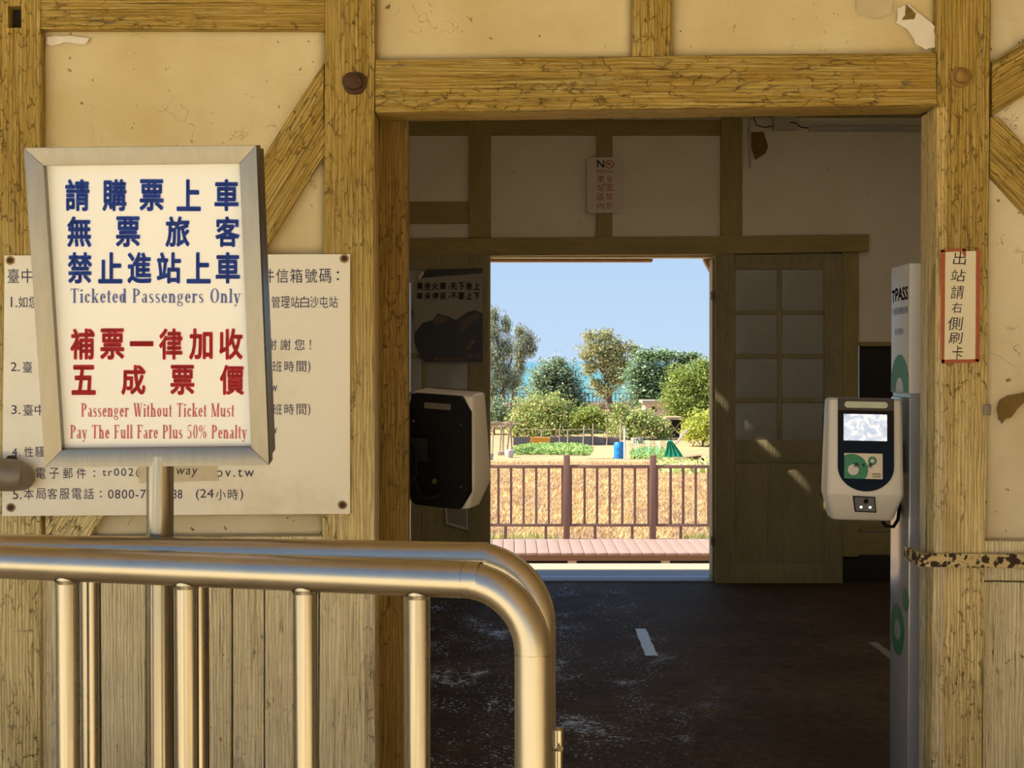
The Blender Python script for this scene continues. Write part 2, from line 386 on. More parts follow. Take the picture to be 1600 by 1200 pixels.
# ============================================================ THE SETTING
Y0 = 4.46; YR = 10.0
CONC = NT('worn dark concrete')
v = CONC.pos()
n1 = CONC.noise(v, 1.3, 6, .65); n2 = CONC.noise(v, 16, 6, .7); n3 = CONC.noise(CONC.pos((1, .6, 1)), 3.2, 8, .72, .4)
n4 = CONC.noise(v, 55, 4, .6)
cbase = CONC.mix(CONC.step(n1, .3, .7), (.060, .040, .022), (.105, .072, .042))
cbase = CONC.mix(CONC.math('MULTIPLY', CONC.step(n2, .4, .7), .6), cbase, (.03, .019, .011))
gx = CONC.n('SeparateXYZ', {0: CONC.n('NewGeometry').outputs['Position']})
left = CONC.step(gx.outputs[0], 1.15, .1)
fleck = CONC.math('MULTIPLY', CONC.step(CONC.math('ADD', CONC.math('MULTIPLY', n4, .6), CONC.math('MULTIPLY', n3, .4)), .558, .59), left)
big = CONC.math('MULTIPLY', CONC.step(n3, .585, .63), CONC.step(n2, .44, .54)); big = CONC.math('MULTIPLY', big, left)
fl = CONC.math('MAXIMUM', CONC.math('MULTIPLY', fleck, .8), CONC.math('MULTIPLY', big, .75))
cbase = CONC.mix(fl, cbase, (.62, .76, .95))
CONC.bump(CONC.math('ADD', n2, CONC.math('MULTIPLY', n3, 2)), .6, .006)
CONC.b.inputs['Specular IOR Level'].default_value = .05
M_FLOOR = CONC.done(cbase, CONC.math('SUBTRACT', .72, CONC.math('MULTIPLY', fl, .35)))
M_OUT = plain('pale outdoor concrete', (0.420, 0.336, 0.235), .8, 0, .1, 3)
M_PLAT = plain('sunlit cream platform paving', (.84, .72, .47), .8, 0, .08, 2)
M_SILL = plain('grey blue worn sill concrete', (.20, .20, .20), .55, 0, .3, 25)
M_CANOPY = plain('brown canopy boards', (.40, .31, .18), .7)
M_DARK = plain('near black fill', (.02, .016, .01), .8)

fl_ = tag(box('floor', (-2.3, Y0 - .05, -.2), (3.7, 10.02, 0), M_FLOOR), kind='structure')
tag(box('platform_floor', (-14, 1.4, -.2), (14, Y0 - .05, 0), plain('worn cream platform paving', (.72, .60, .38), .8, 0, .15, 2)), kind='structure')
tag(box('platform_ground', (-60, -60, -.22), (60, 1.4, -.005), M_PLAT), kind='structure')
pf = tag(box('outer_platform', (-9, 10.02, -.4), (9, 10.93, 0), M_OUT, bev=.01), kind='structure')
# hall shell (one small gap is added in the unseen roof to shape a sunbeam)
hx0, hx1, hy0, hy1 = -.735, -.615, 9.75, 9.823
bm = bmesh.new(); z0, z1 = 3.3, 3.36
bm_box(bm, (-12, 4.3, z0), (hx0, 10.4, z1)); bm_box(bm, (hx1, 4.3, z0), (12, 10.4, z1))
bm_box(bm, (hx0, 4.3, z0), (hx1, hy0, z1)); bm_box(bm, (hx0, hy1, z0), (hx1, 10.4, z1))
tag(from_bm('ceiling', bm, M_CANOPY), kind='structure')
bm = bmesh.new(); bm_prism(bm, [(-14, 4.6, 3.4), (14, 4.6, 3.4), (14, -7, 3.4), (0.0, -7, 3.4), (0.0, 1.1, 3.4), (-14, 1.1, 3.4)], [(-14, 4.6, 3.48), (14, 4.6, 3.48), (14, -7, 3.48), (0.0, -7, 3.48), (0.0, 1.1, 3.48), (-14, 1.1, 3.48)])  # right half runs on behind the camera, added unseen to darken the right side
tag(from_bm('canopy', bm, M_CANOPY), kind='structure')
tag(box('added_shade_wall', (3.1, -7, 0), (3.3, 4.40, 3.4), M_CANOPY), kind='structure')  # added out of view to block light from the right
tag(box('wall_left', (-2.3, 4.63, 0), (-2.2, 10.0, 3.3), IN_WALL), kind='structure')
tag(box('wall_right', (3.6, 4.63, 0), (3.7, 10.0, 3.3), IN_WALL), kind='structure')

# ---- front wall: core with the doorway, then timbers and plaster panels as its children
oxl = P(585, 600, Y0).x; oxr = P(1462, 600, Y0).x; otop = P(800, 176, Y0).z
bm = bmesh.new()
bm_box(bm, (-8, Y0 + .075, 0), (oxl - .02, Y0 + .17, 3.42)); bm_box(bm, (oxr + .02, Y0 + .075, 0), (8, Y0 + .17, 3.42))
bm_box(bm, (oxl - .02, Y0 + .075, otop + .03), (oxr + .02, Y0 + .17, 3.42))
wf = tag(from_bm('wall_front', bm, PLASTER_L), kind='structure')
Yp = Y0 + .042
for x0, y0_, x1, y1_, m in ((60, 40, 512, 410, PLASTER_L), (583, -60, 992, 98, PLASTER_L), (1046, -60, 1468, 95, PLASTER_L),
                          (62, 795, 512, 842, PLASTER_R), (-200, -60, -12, 1250, PLASTER_L)):
    plaster_panel(wf, x0, y0_, x1, y1_, Yp, m)
plaster_panel(wf, 1535, -60, 1800, 850, Yp, PLASTER_R, .012)
plaster_panel(wf, 1530, 902, 1800, 1300, Yp + .004, WOOD_PALE, .002)
# posts
Yt = Y0
for x0, y0_, x1, y1_ in ((-14, -70, 63, 1340),):
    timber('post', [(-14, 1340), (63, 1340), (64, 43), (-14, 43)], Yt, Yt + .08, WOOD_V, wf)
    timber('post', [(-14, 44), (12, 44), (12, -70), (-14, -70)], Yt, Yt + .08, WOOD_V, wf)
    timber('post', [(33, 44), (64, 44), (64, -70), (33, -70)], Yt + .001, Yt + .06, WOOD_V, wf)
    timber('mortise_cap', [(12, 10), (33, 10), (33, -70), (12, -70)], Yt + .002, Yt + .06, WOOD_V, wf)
    timber('mortise_hollow', R(8, 4, 38, 50), Yt + .045, Yt + .05, M_DARK, wf, 0, 0)  # near-black plate puts the shade of the hollow into colour
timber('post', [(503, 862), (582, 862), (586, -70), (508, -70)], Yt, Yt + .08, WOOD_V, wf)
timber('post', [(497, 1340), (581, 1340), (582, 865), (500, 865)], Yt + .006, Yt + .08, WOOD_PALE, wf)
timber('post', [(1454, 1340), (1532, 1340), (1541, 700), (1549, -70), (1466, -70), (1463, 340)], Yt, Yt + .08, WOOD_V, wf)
timber('stud', R(988, -70, 1050, 91), Yt + .004, Yt + .075, WOOD_V, wf)
# beams
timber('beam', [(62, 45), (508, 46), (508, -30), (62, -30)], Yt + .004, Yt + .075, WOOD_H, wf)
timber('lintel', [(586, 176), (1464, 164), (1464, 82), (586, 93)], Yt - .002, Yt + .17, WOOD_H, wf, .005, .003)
timber('rail', [(65, 866), (506, 866), (506, 838), (65, 840)], Yt + .004, Yt + .075, WOOD_PALE, wf)
timber('rail', [(1534, 866), (1760, 868), (1760, 848), (1536, 845)], Yt + .008, Yt + .075, WOOD_PALE, wf)
timber('rail', [(1533, 907), (1760, 910), (1760, 884), (1534, 884)], Yt + .01, Yt + .075, WOOD_PALE, wf)
# diagonal braces
timber('brace', [(70, 838), (138, 838), (158, 808), (460, 314), (506, 240), (506, 97), (424, 225), (90, 770), (70, 803)], Yt + .012, Yt + .075, WOOD_D1, wf)
timber('brace_batten', [(120, 838), (141, 838), (160, 808), (460, 316), (507, 242), (507, 197), (425, 322), (120, 800)], Yt + .004, Yt + .02, WOOD_D1, wf, .003)
timber('brace', [(1550, 181), (1800, 25), (1800, -60), (1550, 96)], Yt + .006, Yt + .075, WOOD_D2, wf)
timber('brace', [(1547, 272), (1800, 545), (1800, 450), (1562, 183), (1547, 183)], Yt + .008, Yt + .075, WOOD_D3, wf)
timber('brace_batten', [(1547, 262), (1800, 535), (1800, 500), (1547, 222)], Yt + .002, Yt + .02, WOOD_D3, wf, .003)
# lower planks
for x0, x1, d in ((66, 228, 0), (230, 362, .002), (364, 413, .005), (414, 498, .003)):
    timber('plank', [(x0, 1340), (x1 - 1, 1340), (x1 - 1, 867), (x0, 867)], Yt + .018 + d, Yt + .045, WOOD_PALE, wf, .003, .0012)
timber('plank', [(1536, 1340), (1700, 1340), (1700, 911), (1536, 909)], Yt + .022, Yt + .04, WOOD_PALE, wf, .003, .0012)
# doorway trim: jamb boards and the darker inner posts
jz = P(1462, 168, Y0).z
box('jamb_board', (oxr - .001, Yt - .003, 0), (oxr + .03, Yt + .168, jz), WOOD_TRIM, wf, .003)
box('jamb_board', (oxl - .03, Yt + .001, 0), (oxl + .0, Yt + .168, jz), WOOD_TRIM, wf, .003)
Yj = Y0 + .172
jl = P(560, 600, Yj).x; jr = P(638, 600, Yj).x
bm = bmesh.new(); bm_box(bm, (jl, Yj, 0), (jr, Yj + .05, 2.42), .004); ragged(bm, .002); from_bm('inner_post', bm, WOOD_BROWN, wf)
# inner wooden head over the doorway
# rusty strap irons
def strap(poly, Y, cat_parent):
    o = timber('strap_iron', poly, Y, Y + .012, STRAP, cat_parent, .0015, .0015); return o
t = NT('flaking rusty strap'); nn = t.noise(t.pos(), 34, 4, .6); mm = t.noise(t.pos(), 90, 4)
t.bump(nn, .9, .006)
c_ = t.mix(t.step(nn, .47, .51), (.045, .022, .012), (.62, .50, .24)); c_ = t.mix(t.step(nn, .60, .66), c_, (.42, .26, .06))
STRAP = t.done(c_, .8)
strap([(1456, 886), (1770, 890), (1770, 868), (1456, 865)], Y0 - .016, wf)
bm = bmesh.new(); a = P(1457, 886, Y0 - .012); b = P(1457, 865, Y0 - .012); xi = P(1436, 860, Y0 - .01).x
bm_prism(bm, [(xi, Y0 + .16, a.z), (xi, Y0 - .014, a.z + .002), (a.x, Y0 - .016, a.z), (a.x, Y0 - .004, a.z), (xi + .01, Y0 - .004, a.z), (xi + .01, Y0 + .16, a.z)],
         [(xi, Y0 + .16, b.z), (xi, Y0 - .014, b.z + .002), (a.x, Y0 - .016, b.z), (a.x, Y0 - .004, b.z), (xi + .01, Y0 - .004, b.z), (xi + .01, Y0 + .16, b.z)])
from_bm('strap_iron', bm, STRAP, wf)
strap([(412, 864), (590, 866), (590, 858), (412, 860)], Y0 - .008, wf)
# bolts
def bolt(px, py, r, Y, mat=IRON):
    M = face_M(Y) @ Matrix.Translation((P(px, py, Y).x, P(px, py, Y).z, 0))
    bm = bmesh.new(); rr = r / F * Y
    rings = []
    for k, (q, h) in enumerate(((1.15, 0), (1.1, .008), (.8, .012), (.72, .028), (.35, .034))):
        rings.append([bm.verts.new(M @ Vector((rr * q * math.cos(a_) * (1 + .08 * math.sin(3 * a_ + k)), rr * q * math.sin(a_) * (1 + .08 * math.cos(2 * a_)), h))) for a_ in [2 * math.pi * i / 14 for i in range(14)]])
    for a_, b_ in zip(rings, rings[1:]):
        for i in range(14): bm.faces.new((a_[i], a_[(i + 1) % 14], b_[(i + 1) % 14], b_[i]))
    bm.faces.new(rings[-1])
    return from_bm('bolt', bm, mat, wf)
bolt(554, 130, 17, Y0); bolt(1500, 121, 15, Y0 + .001, plain('rusty painted bolt', (.30, .17, .04), .8, .1, .6, 60))
bolt(597, 853, 9, Y0 - .002)
# exposed patches where the plaster has gone
MF = face_M(Yp - .010)
M_EXP = plain('exposed clay under plaster', (.20, .125, .03), .9, 0, .3, 40)
M_EXPW = plain('bare white plaster', (.80, .74, .62), .9, 0, .12, 40)
blob('bare_plaster_patch', wf, MF, pxpoly(MF, [(1400, 35), (1404, 12), (1420, 8), (1432, 18), (1460, 40), (1461, 74), (1446, 78), (1430, 68), (1420, 50)]), M_EXPW, .003, 0, .003)
blob('bare_clay_patch', wf, MF, pxpoly(MF, [(1408, 31), (1414, 24), (1415, 8), (1423, 14), (1431, 22), (1428, 30), (1418, 31)]), M_EXP, .003, .0015, .001)
blob('bare_clay_patch', wf, MF, pxpoly(MF, [(1558, 640), (1562, 625), (1575, 618), (1602, 613), (1602, 628), (1590, 638), (1580, 652), (1570, 655), (1565, 662), (1560, 655)]), M_EXP, .003, .0, .0015)
blob('bare_plaster_patch', wf, MF, pxpoly(MF, [(74, 58), (100, 56), (140, 60), (134, 70), (104, 66), (84, 72), (74, 68)]), M_EXPW, .002, 0, .002)
blob('grey_patch', wf, MF, pxpoly(MF, [(1330, -30), (1400, -30), (1392, 22), (1370, 30), (1340, 18)]), plain('grey plaster repair', (.60, .50, .30), .9), .001, 0, .004)

# ---- rear wall of the hall
wbk = None
dxl = P(765, 600, YR).x; dxr = P(1120, 600, YR).x; dtop = P(900, 402, YR).z
bm = bmesh.new(); yb = YR + .14
bm_box(bm, (-2.3, YR + .03, 0), (dxl, yb, 3.3)); bm_box(bm, (dxr, YR + .03, 1.02), (2.34, yb, 3.3)); bm_box(bm, (dxl, YR + .03, dtop), (dxr, yb, 3.3))
bm_box(bm, (2.34, YR + .03, P(0, 540, YR).z), (3.7, yb, 3.3)); bm_box(bm, (dxr, YR + .03, 0), (3.7, yb, P(0, 625, YR).z))
wbk = tag(from_bm('wall_back', bm, IN_WALL), kind='structure')
def rt(name, poly, d=0.0, mat=IN_WOODV, th=.05): return timber(name, poly, YR - d, YR - d + th, mat, wbk, .004, .001)
rt('beam', R(560, 150, 1500, 183), .0, IN_WOOD)
rt('beam', R(560, 187, 1150, 211), .0, IN_WOOD)
rt('post', R(733, 183, 767, 371), .012); rt('post', R(1127, 183, 1160, 371), .012)
rt('stud', R(932, 183, 957, 371), .006)
rt('rail', R(560, 315, 733, 349), .004, IN_WOOD)
rt('door_head_beam', [(560, 401), (1120, 397), (1358, 393), (1358, 366), (1120, 369), (560, 373)], .05, IN_WOOD, .10)
rt('door_frame_post', R(1316, 392, 1342, 870), .02)
rt('door_frame_post', R(757, 400, 766, 905), .03, IN_WOODV, .17); rt('door_frame_post', R(1113, 404, 1122, 912), .02, IN_WOODV, .16)
rt('rail', R(1340, 832, 1800, 866), .0, IN_WOOD); rt('rail', R(1340, 800, 1800, 829), .0, IN_WOOD)
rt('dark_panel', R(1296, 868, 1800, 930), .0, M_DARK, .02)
rt('dark_opening', R(1343, 541, 1700, 625), -.02, M_DARK, .02)  # black sheet stands in for the unlit space behind the opening
rt('opening_frame', R(1342, 534, 1700, 541), .0, IN_WOOD)
MB = face_M(YR + .022)
blob('bare_clay_patch', wbk, MB, pxpoly(MB, [(1174, 207), (1193, 206), (1200, 229), (1196, 240), (1180, 250), (1174, 232)]), M_EXP, .006, 0)
# header board outside, coloured lighter than the hall wood
M_HEAD = plain('light brown header board', (.55, .38, .20), .8, 0, .2, 30)
bm = bmesh.new(); bm_box(bm, (dxl - .05, yb, dtop - .02), (dxl + 1.12, yb + .1, dtop + .06), .003); from_bm('header_board', bm, M_HEAD, wbk)
bm = bmesh.new(); a = dxr
bm_prism(bm, [(a, yb, dtop + .02), (a, yb, dtop - .10), (a - .02, yb, dtop - .10), (a - .07, yb, dtop - .01), (a - .07, yb, dtop + .02)], [(x, yb + .08, z) for x, z in ((a, dtop + .02), (a, dtop - .10), (a - .02, dtop - .10), (a - .07, dtop - .01), (a - .07, dtop + .02))])
from_bm('corner_bracket', bm, M_HEAD, wbk)
# threshold
box('threshold', (dxl, YR - .02, -.01), (dxr, YR + .16, .012), M_SILL, fl_, .006)
box('threshold_edge', (dxl - .0, YR + .16, .0), (dxr - .02, YR + .185, .013), plain('worn white paint line', (.62, .74, .86), .5, 0, .2, 30), fl_)
box('sill_slab', (-1.2, YR + .19, -.02), (1.5, YR + .50, .003), M_SILL, pf)

# ---- the two leaves folded back against the rear wall
M_FROST = plain('dusty pane glass', (.34, .32, .27), .35, 0, .1, 10)
def leaf(name, x0, x1, yt, yb_, flip):
    """one folding leaf; px measures given for the right leaf"""
    Yd = YR - .055
    def X(p): return p if not flip else 1881 - p
    def rr(a, b, c, d): return R(min(X(a), X(c)), b, max(X(a), X(c)), d)
    bm = bmesh.new(); fr = [P(*p, Yd + .018) for p in rr(1120, 400, 1316, 914)]
    bm_prism(bm, fr, [p + Vector((0, .008, 0)) for p in fr])
    o = from_bm(name, bm, IN_DOOR); tag(o, kind='structure')
    def pt(n, poly, d=0.0, th=.035, m=IN_DOOR): return timber(n, poly, Yd + d, Yd + d + th, m, o, .003, .0008)
    pt('stile', rr(1118, 397, 1149, 916)); pt('stile', rr(1288, 397, 1317, 918))
    pt('rail', rr(1149, 398, 1288, 421)); pt('rail', rr(1149, 688, 1288, 723)); pt('rail', rr(1149, 882, 1288, 916))
    pt('muntin', rr(1215, 421, 1222, 688), .004, .02)
    for y in (485, 553, 622): pt('muntin', rr(1149, y, 1215, y + 7), .004, .02); pt('muntin', rr(1222, y, 1288, y + 7), .004, .02)
    for a, b in ((1149, 1215), (1222, 1288)):
        for c, d in ((421, 485), (492, 553), (560, 622), (629, 688)):
            pt('pane', rr(a, c, b, d), .012, .004, M_FROST)
    pt('muntin', rr(1200, 723, 1222, 882), .004, .03)
    for a, b in ((1149, 1200), (1222, 1288)): pt('panel', rr(a, 723, b, 882), .007, .012)
    return o
d1 = leaf('door_1', 1120, 1316, 397, 915, False)
d2 = leaf('door_2', 1120, 1316, 397, 915, True)
tube('hinge', [P(1113, 838, YR - .03), P(1113, 852, YR - .03)], .012, GREY_IRON, d1, 10)
tube('hinge', [P(1113, 455, YR - .03), P(1113, 469, YR - .03)], .012, GREY_IRON, d1, 10)

# ============================================================ THINGS IN THE HALL
MR = face_M(YR - .02)
# no smoking sign
t_ = empty('no_smoking_sign', P(945, 333, YR - .02), 'small cream no smoking sign with rounded corners on the narrow stud above the far doorway', 'sign')
M_SIGN = plain('cream enamel', (.66, .58, .46), .5, 0, .05)
Ms = face_M(YR - .022)
def rrect(x0, y0, x1, y1, r, M):
    a = onp(x0, y1, M); b = onp(x1, y0, M); pts = []
    for cx, cy, s in ((b[0] - r, a[1] + r, -90), (b[0] - r, b[1] - r, 0), (a[0] + r, b[1] - r, 90), (a[0] + r, a[1] + r, 180)):
        pts += [(cx + r * math.cos(math.radians(s + k * 15)), cy + r * math.sin(math.radians(s + k * 15))) for k in range(7)]
    return pts
blob('plate', t_, Ms, rrect(917, 246, 974, 333, .03, Ms), M_SIGN, .006)
M_NSR = plain('faded red print', (.42, .07, .02), .6)
Ms2 = face_M(YR - .028)
lettering('lettering', t_, Ms2, [('N', 933, 944, 250, 262, {'offset': .01}), ('SMOKING', 932, 958, 265, 271)] +
  [(c, 933, 944, 274 + k * 14, 285 + k * 14) for k, c in enumerate('車站區內')] + [(c, 947, 958, 274 + k * 14, 285 + k * 14) for k, c in enumerate('全面禁菸')], M_NSR)
bm = bmesh.new(); cx, cy = onp(952.5, 256.5, Ms2); k_ = .030
for pl in _arc(cx, cy, k_, k_, .006, .006, n=20) + _d(cx - .018, cy + .018, cx + .018, cy - .018, .007) + _r(cx - .016, cy - .004, cx + .01, cy + .003) + _r(cx + .004, cy + .004, cx + .008, cy + .014):
    bm.faces.new([bm.verts.new(Ms2 @ Vector((x, y, .0012))) for x, y in pl])
from_bm('no_smoking_symbol', bm, M_NSR, t_)
blob('screw', t_, Ms2, circle(*onp(944.5, 288, Ms2), .006), SCREW, .003)

# poster on the left leaf
t_ = empty('train_safety_poster', P(700, 565, YR - .06), 'curling poster with dark red words and a dark picture on the left folded door', 'poster')
Mp = face_M(YR - .064)
M_PAP = plain('grey poster paper', (.30, .26, .21), .5, 0, .05); M_PIC = plain('dark picture print', (.012, .011, .012), .4)
blob('sheet', t_, Mp, pxpoly(Mp, [(647, 440), (655, 434), (690, 431), (754, 427), (754, 567), (663, 567), (655, 558), (647, 520)]), M_PAP, .002)
Mp2 = face_M(YR - .067)
blob('curled_top', t_, Mp2, pxpoly(Mp2, [(652, 435), (668, 421), (754, 419), (754, 427), (700, 431)]), M_PIC, .003)
bm = bmesh.new()
bm_prism(bm, [Mp2 @ Vector((*onp(x, y, Mp2), .001)) for x, y in ((655, 438), (653, 432), (661, 423), (663, 428))], [Mp2 @ Vector((*onp(x, y, Mp2), .009)) for x, y in ((655, 438), (653, 432), (661, 423), (663, 428))])
from_bm('tape', bm, M_SIGN, t_)
blob('picture', t_, Mp2, pxpoly(Mp2, [(648, 520), (660, 505), (676, 500), (684, 490), (700, 494), (712, 500), (730, 488), (742, 484), (754, 490), (754, 566), (664, 566), (656, 558), (648, 535)]), M_PIC, .0006)
Mp3 = face_M(YR - .0682)
M_PIC2 = plain('brown picture print', (.10, .065, .04), .5); M_PIC3 = plain('orange picture print', (.22, .10, .02), .5)
blob('picture_detail', t_, Mp3, pxpoly(Mp3, [(676, 500), (686, 492), (702, 497), (690, 505), (680, 510)]), M_PIC2, .0004)
blob('picture_detail', t_, Mp3, pxpoly(Mp3, [(716, 506), (744, 488), (752, 494), (730, 512), (722, 522)]), M_PIC2, .0004)
blob('picture_detail', t_, Mp3, pxpoly(Mp3, [(728, 545), (740, 530), (743, 532), (732, 547)]), M_PIC3, .0004)
M_PR = plain('dark red print', (.20, .015, .012), .5)
lettering('lettering', t_, Mp2, chars('乘坐火車', (656, 668, 680, 692), 10, 441, 453, offset=.02) + [('，', 700, 703, 448, 452)] + chars('先下後上', (709, 721, 733, 745), 10, 441, 453, offset=.02)
  + chars('車未停妥', (656, 668, 680, 692), 10, 457, 468, offset=.02) + [('，', 700, 703, 462, 466)] + chars('不要上下', (709, 721, 733, 745), 10, 457, 468, offset=.02), M_PR)
blob('logo_disc', t_, Mp3, circle(*onp(681, 561, Mp3), .008), M_PIC3, .0006)
lettering('lettering', t_, Mp3, [('交通部臺灣鐵路管理局', 685, 722, 559, 563.5)], M_PIC3)
blob('small_mark', t_, Mp3, pxpoly(Mp3, R(731, 552, 739, 561)), M_PIC2, .0004); blob('small_mark', t_, Mp3, pxpoly(Mp3, R(743, 552, 751, 561)), M_PIC2, .0004)
# small framed sheet below
t_ = empty('paper_notice', P(712, 829, YR - .06), 'small blank grey sheet with a pale border taped low on the left folded door leaf', 'paper')
blob('border', t_, Mp, pxpoly(Mp, [(694, 773), (730, 780), (732, 829), (697, 819)]), plain('pale paper border', (.52, .46, .38), .6), .002)
blob('sheet', t_, Mp2, pxpoly(Mp2, [(697.5, 776), (727.5, 782), (729, 824), (699.5, 816)]), plain('grey paper', (.27, .22, .19), .6), .001)

# wiring at the top right of the rear wall
M_PVC = plain('grey white conduit', (.50, .47, .40), .5); Yw = YR - .03
t_ = empty('wall_conduit', P(1172, 262, Yw), 'pale conduit drop beside the bare patch high on the far wall', 'pipe')
tube('pipe', [P(1172, 262, Yw), P(1171, 200, Yw), P(1171, 178, Yw)], .009, M_PVC, t_, 10)
tube('wire', [P(1174, 250, Yw), P(1169, 225, Yw), P(1168, 200, Yw)], .003, M_PVC, t_, 6)
t_ = empty('junction_box', P(1226, 204, Yw), 'pale junction box with a black wire high on the far wall', 'electrical box')
bm = bmesh.new(); a = P(1208, 203, Yw); b = P(1245, 182, Yw); bm_box(bm, (a.x, Yw - .04, a.z), (b.x, Yw + .04, b.z), .006); from_bm('box', bm, M_PVC, t_)
bm = bmesh.new(); a = P(1218, 204, Yw); b = P(1231, 197, Yw); bm_box(bm, (a.x, Yw - .045, a.z), (b.x, Yw - .03, b.z), .003); from_bm('cover', bm, M_PVC, t_)
tube('wire', [P(1234, 191, Yw - .04), P(1242, 192, Yw - .04), P(1252, 199, Yw - .03), P(1263, 200, Yw)], .004, BLACK, t_, 8)
tube('wire', [P(1177, 182, Yw), P(1182, 196, Yw - .02), P(1194, 199, Yw - .02), P(1208, 197, Yw - .02)], .004, IRON, t_, 8)
t_ = empty('cable_trunking', P(1350, 204, Yw), 'long pale cable trunking along the top of the far wall', 'cable cover')
a = P(1264, 204, Yw); b = P(1500, 197, Yw); box('cover', (a.x, Yw - .01, a.z), (b.x, Yw + .04, b.z), M_PVC, t_, .003)

# floor markings
M_TAPE = plain('worn white floor tape', (.55, .66, .80), .5, 0, .25, 60)
def ground_strip(name, pts, mat, label, cat, h=.003, jit=.004):
    q = [G(x, y) for x, y in pts]
    bm = bmesh.new(); qq = []
    for i in range(len(q)):
        for k in range(6):
            p = q[i].lerp(q[(i + 1) % len(q)], k / 6); qq.append(p + Vector((random.uniform(-jit, jit), random.uniform(-jit, jit), 0)))
    bm_prism(bm, [p + Vector((0, 0, h)) for p in qq], qq)
    return tag(from_bm(name, bm, mat), label, cat)
ground_strip('floor_tape', [(992, 983), (1009, 983), (1028, 1025), (1009, 1025)], M_TAPE, 'short strip of worn white tape in the middle of the dark floor', 'tape')
ground_strip('floor_tape', [(1358, 1004), (1372, 1004), (1402, 1030), (1390, 1030)], plain('dirty grey tape', (.22, .19, .16), .6), 'dirty grey tape strip on the floor beside the white card reader pillar', 'tape')

# ---- card reader pillars
M_WHT = plain('warm white lacquer', (.62, .59, .54), .35, 0, .04); M_GRYP = plain('grey glossy panel', (.46, .46, .47), .16, .35, .05)
M_GREEN = plain('green print', (.03, .22, .11), .45); M_GREEN2 = plain('deep green print', (.02, .16, .06), .4); M_NAVY = plain('navy print', (.06, .09, .17), .5); M_TEAL = plain('teal print', (.10, .30, .30), .5)
def pillar(x0, x1, y0, y1, ztop, label, side):
    t = empty('card_reader_pillar', ((x0 + x1) / 2, (y0 + y1) / 2, 0), label, 'pillar', 'card reader pillars')
    zc = P(1400, 620, (y0 + y1) / 2).z
    bm = bmesh.new(); bm_box(bm, (x0, y0, zc + .012), (x1, y1, ztop), .006, 3); from_bm('upper_column', bm, M_WHT, t)
    bm = bmesh.new(); bm_box(bm, (x0 + .006, y0 + .006, zc - .004), (x1 - .006, y1 - .006, zc + .016)); from_bm('joint', bm, M_GRYP, t)
    bm = bmesh.new(); bm_box(bm, (x0, y0, .012), (x1, y1, zc), .006, 3); from_bm('lower_column', bm, M_GRYP, t)
    bm = bmesh.new(); bm_box(bm, (x0 - .03, y0 - .03, 0), (x1 + .03, y1 + .03, .014), .003); from_bm('base_plate', bm, STEEL_H, t)
    return t, zc
PX, PYn, PYf = 1.274, 4.72, 4.95
pr, zc = pillar(PX, PX + .30, PYn, PYf, 1.816, 'white slim card reader pillar with green rings and TPASS lettering, beside the right door jamb', 1)
# its left face: local x runs from far to near, y up, normal towards -x
ML = Matrix(((0, 0, -1, PX), (-1, 0, 0, 0), (0, 1, 0, 0), (0, 0, 0, 1)))
def side(s, u0, u1, z0, z1, **op):   # u: 0 at the far edge, 1 at the near edge
    return (s, u0, u1, z0, z1, op)
def lettering_side(name, parent, items, mat):
    V = []; Fc = []
    for s, u0, u1, z0, z1, op in items:
        vs, fs = glyphs(s, op.get('offset', 0)); ax = min(v[0] for v in vs); bx = max(v[0] for v in vs); ay = min(v[1] for v in vs); by = max(v[1] for v in vs); k = len(V)
        for x, y in vs:
            u = u0 + (u1 - u0) * (x - ax) / (bx - ax); V.append((PX - .0012, PYf + (PYn - PYf) * u, z0 + (z1 - z0) * (y - ay) / (by - ay)))
        Fc += [tuple(i + k for i in f) for f in fs]
    return obj(name, V, Fc, mat, parent)
def zz(py): return P(1405, py, 4.83).z
lettering_side('lettering', pr, [side('T', .06, .22, zz(472), zz(452), offset=.03)], M_TEAL)
lettering_side('lettering', pr, [side('PASS', .25, .93, zz(470), zz(449), offset=.02)], M_NAVY)
lettering_side('lettering', pr, [side('行政院通勤月票', .08, .93, zz(491), zz(480)), side('電子票證卡', .24, .70, zz(523), zz(513))], M_NAVY)
def side_poly(name, pts, mat, lift=.001):
    bm = bmesh.new()
    bm_prism(bm, [(PX - lift, PYf + (PYn - PYf) * u, z) for u, z in pts], [(PX - .0001, PYf + (PYn - PYf) * u, z) for u, z in pts]); return from_bm(name, bm, mat, pr)
zb = zc + .016; h_ = zz(554) - zb
side_poly('green_arch', [(.02, zb)] + [(.5 - .52 * math.cos(a_) if .5 - .52 * math.cos(a_) > .02 else .02, zb + h_ * math.sin(a_)) for a_ in [math.pi * k / 24 for k in range(1, 21)]] + [(.97, zb + h_ * .5), (.97, zb)], M_GREEN)
side_poly('grey_arch', [(.5 - .20 * math.cos(a_), zb + h_ * .38 * math.sin(a_)) for a_ in [math.pi * k / 16 for k in range(17)]], M_WHT, .0016)
def ring(cu, cz, r, rin, mat):
    k = (PYf - PYn)
    side_poly('green_ring' if rin else 'green_disc', [(cu + r / k * math.cos(a_), cz + r * math.sin(a_)) for a_ in [2 * math.pi * j / 28 for j in range(28)]], mat)
    if rin: side_poly('ring_centre', [(cu + rin / k * math.cos(a_), cz + rin * math.sin(a_)) for a_ in [2 * math.pi * j / 24 for j in range(24)]], M_GRYP, .0018)
ring(.44, zz(985), .084, .034, M_GREEN2); ring(.86, zz(932), .036, 0, M_GREEN2)
pl, _ = pillar(-.67, -.345, 4.80, 5.02, 1.77, 'dim card reader pillar hidden behind the brown left jamb post, only its edge showing', -1)

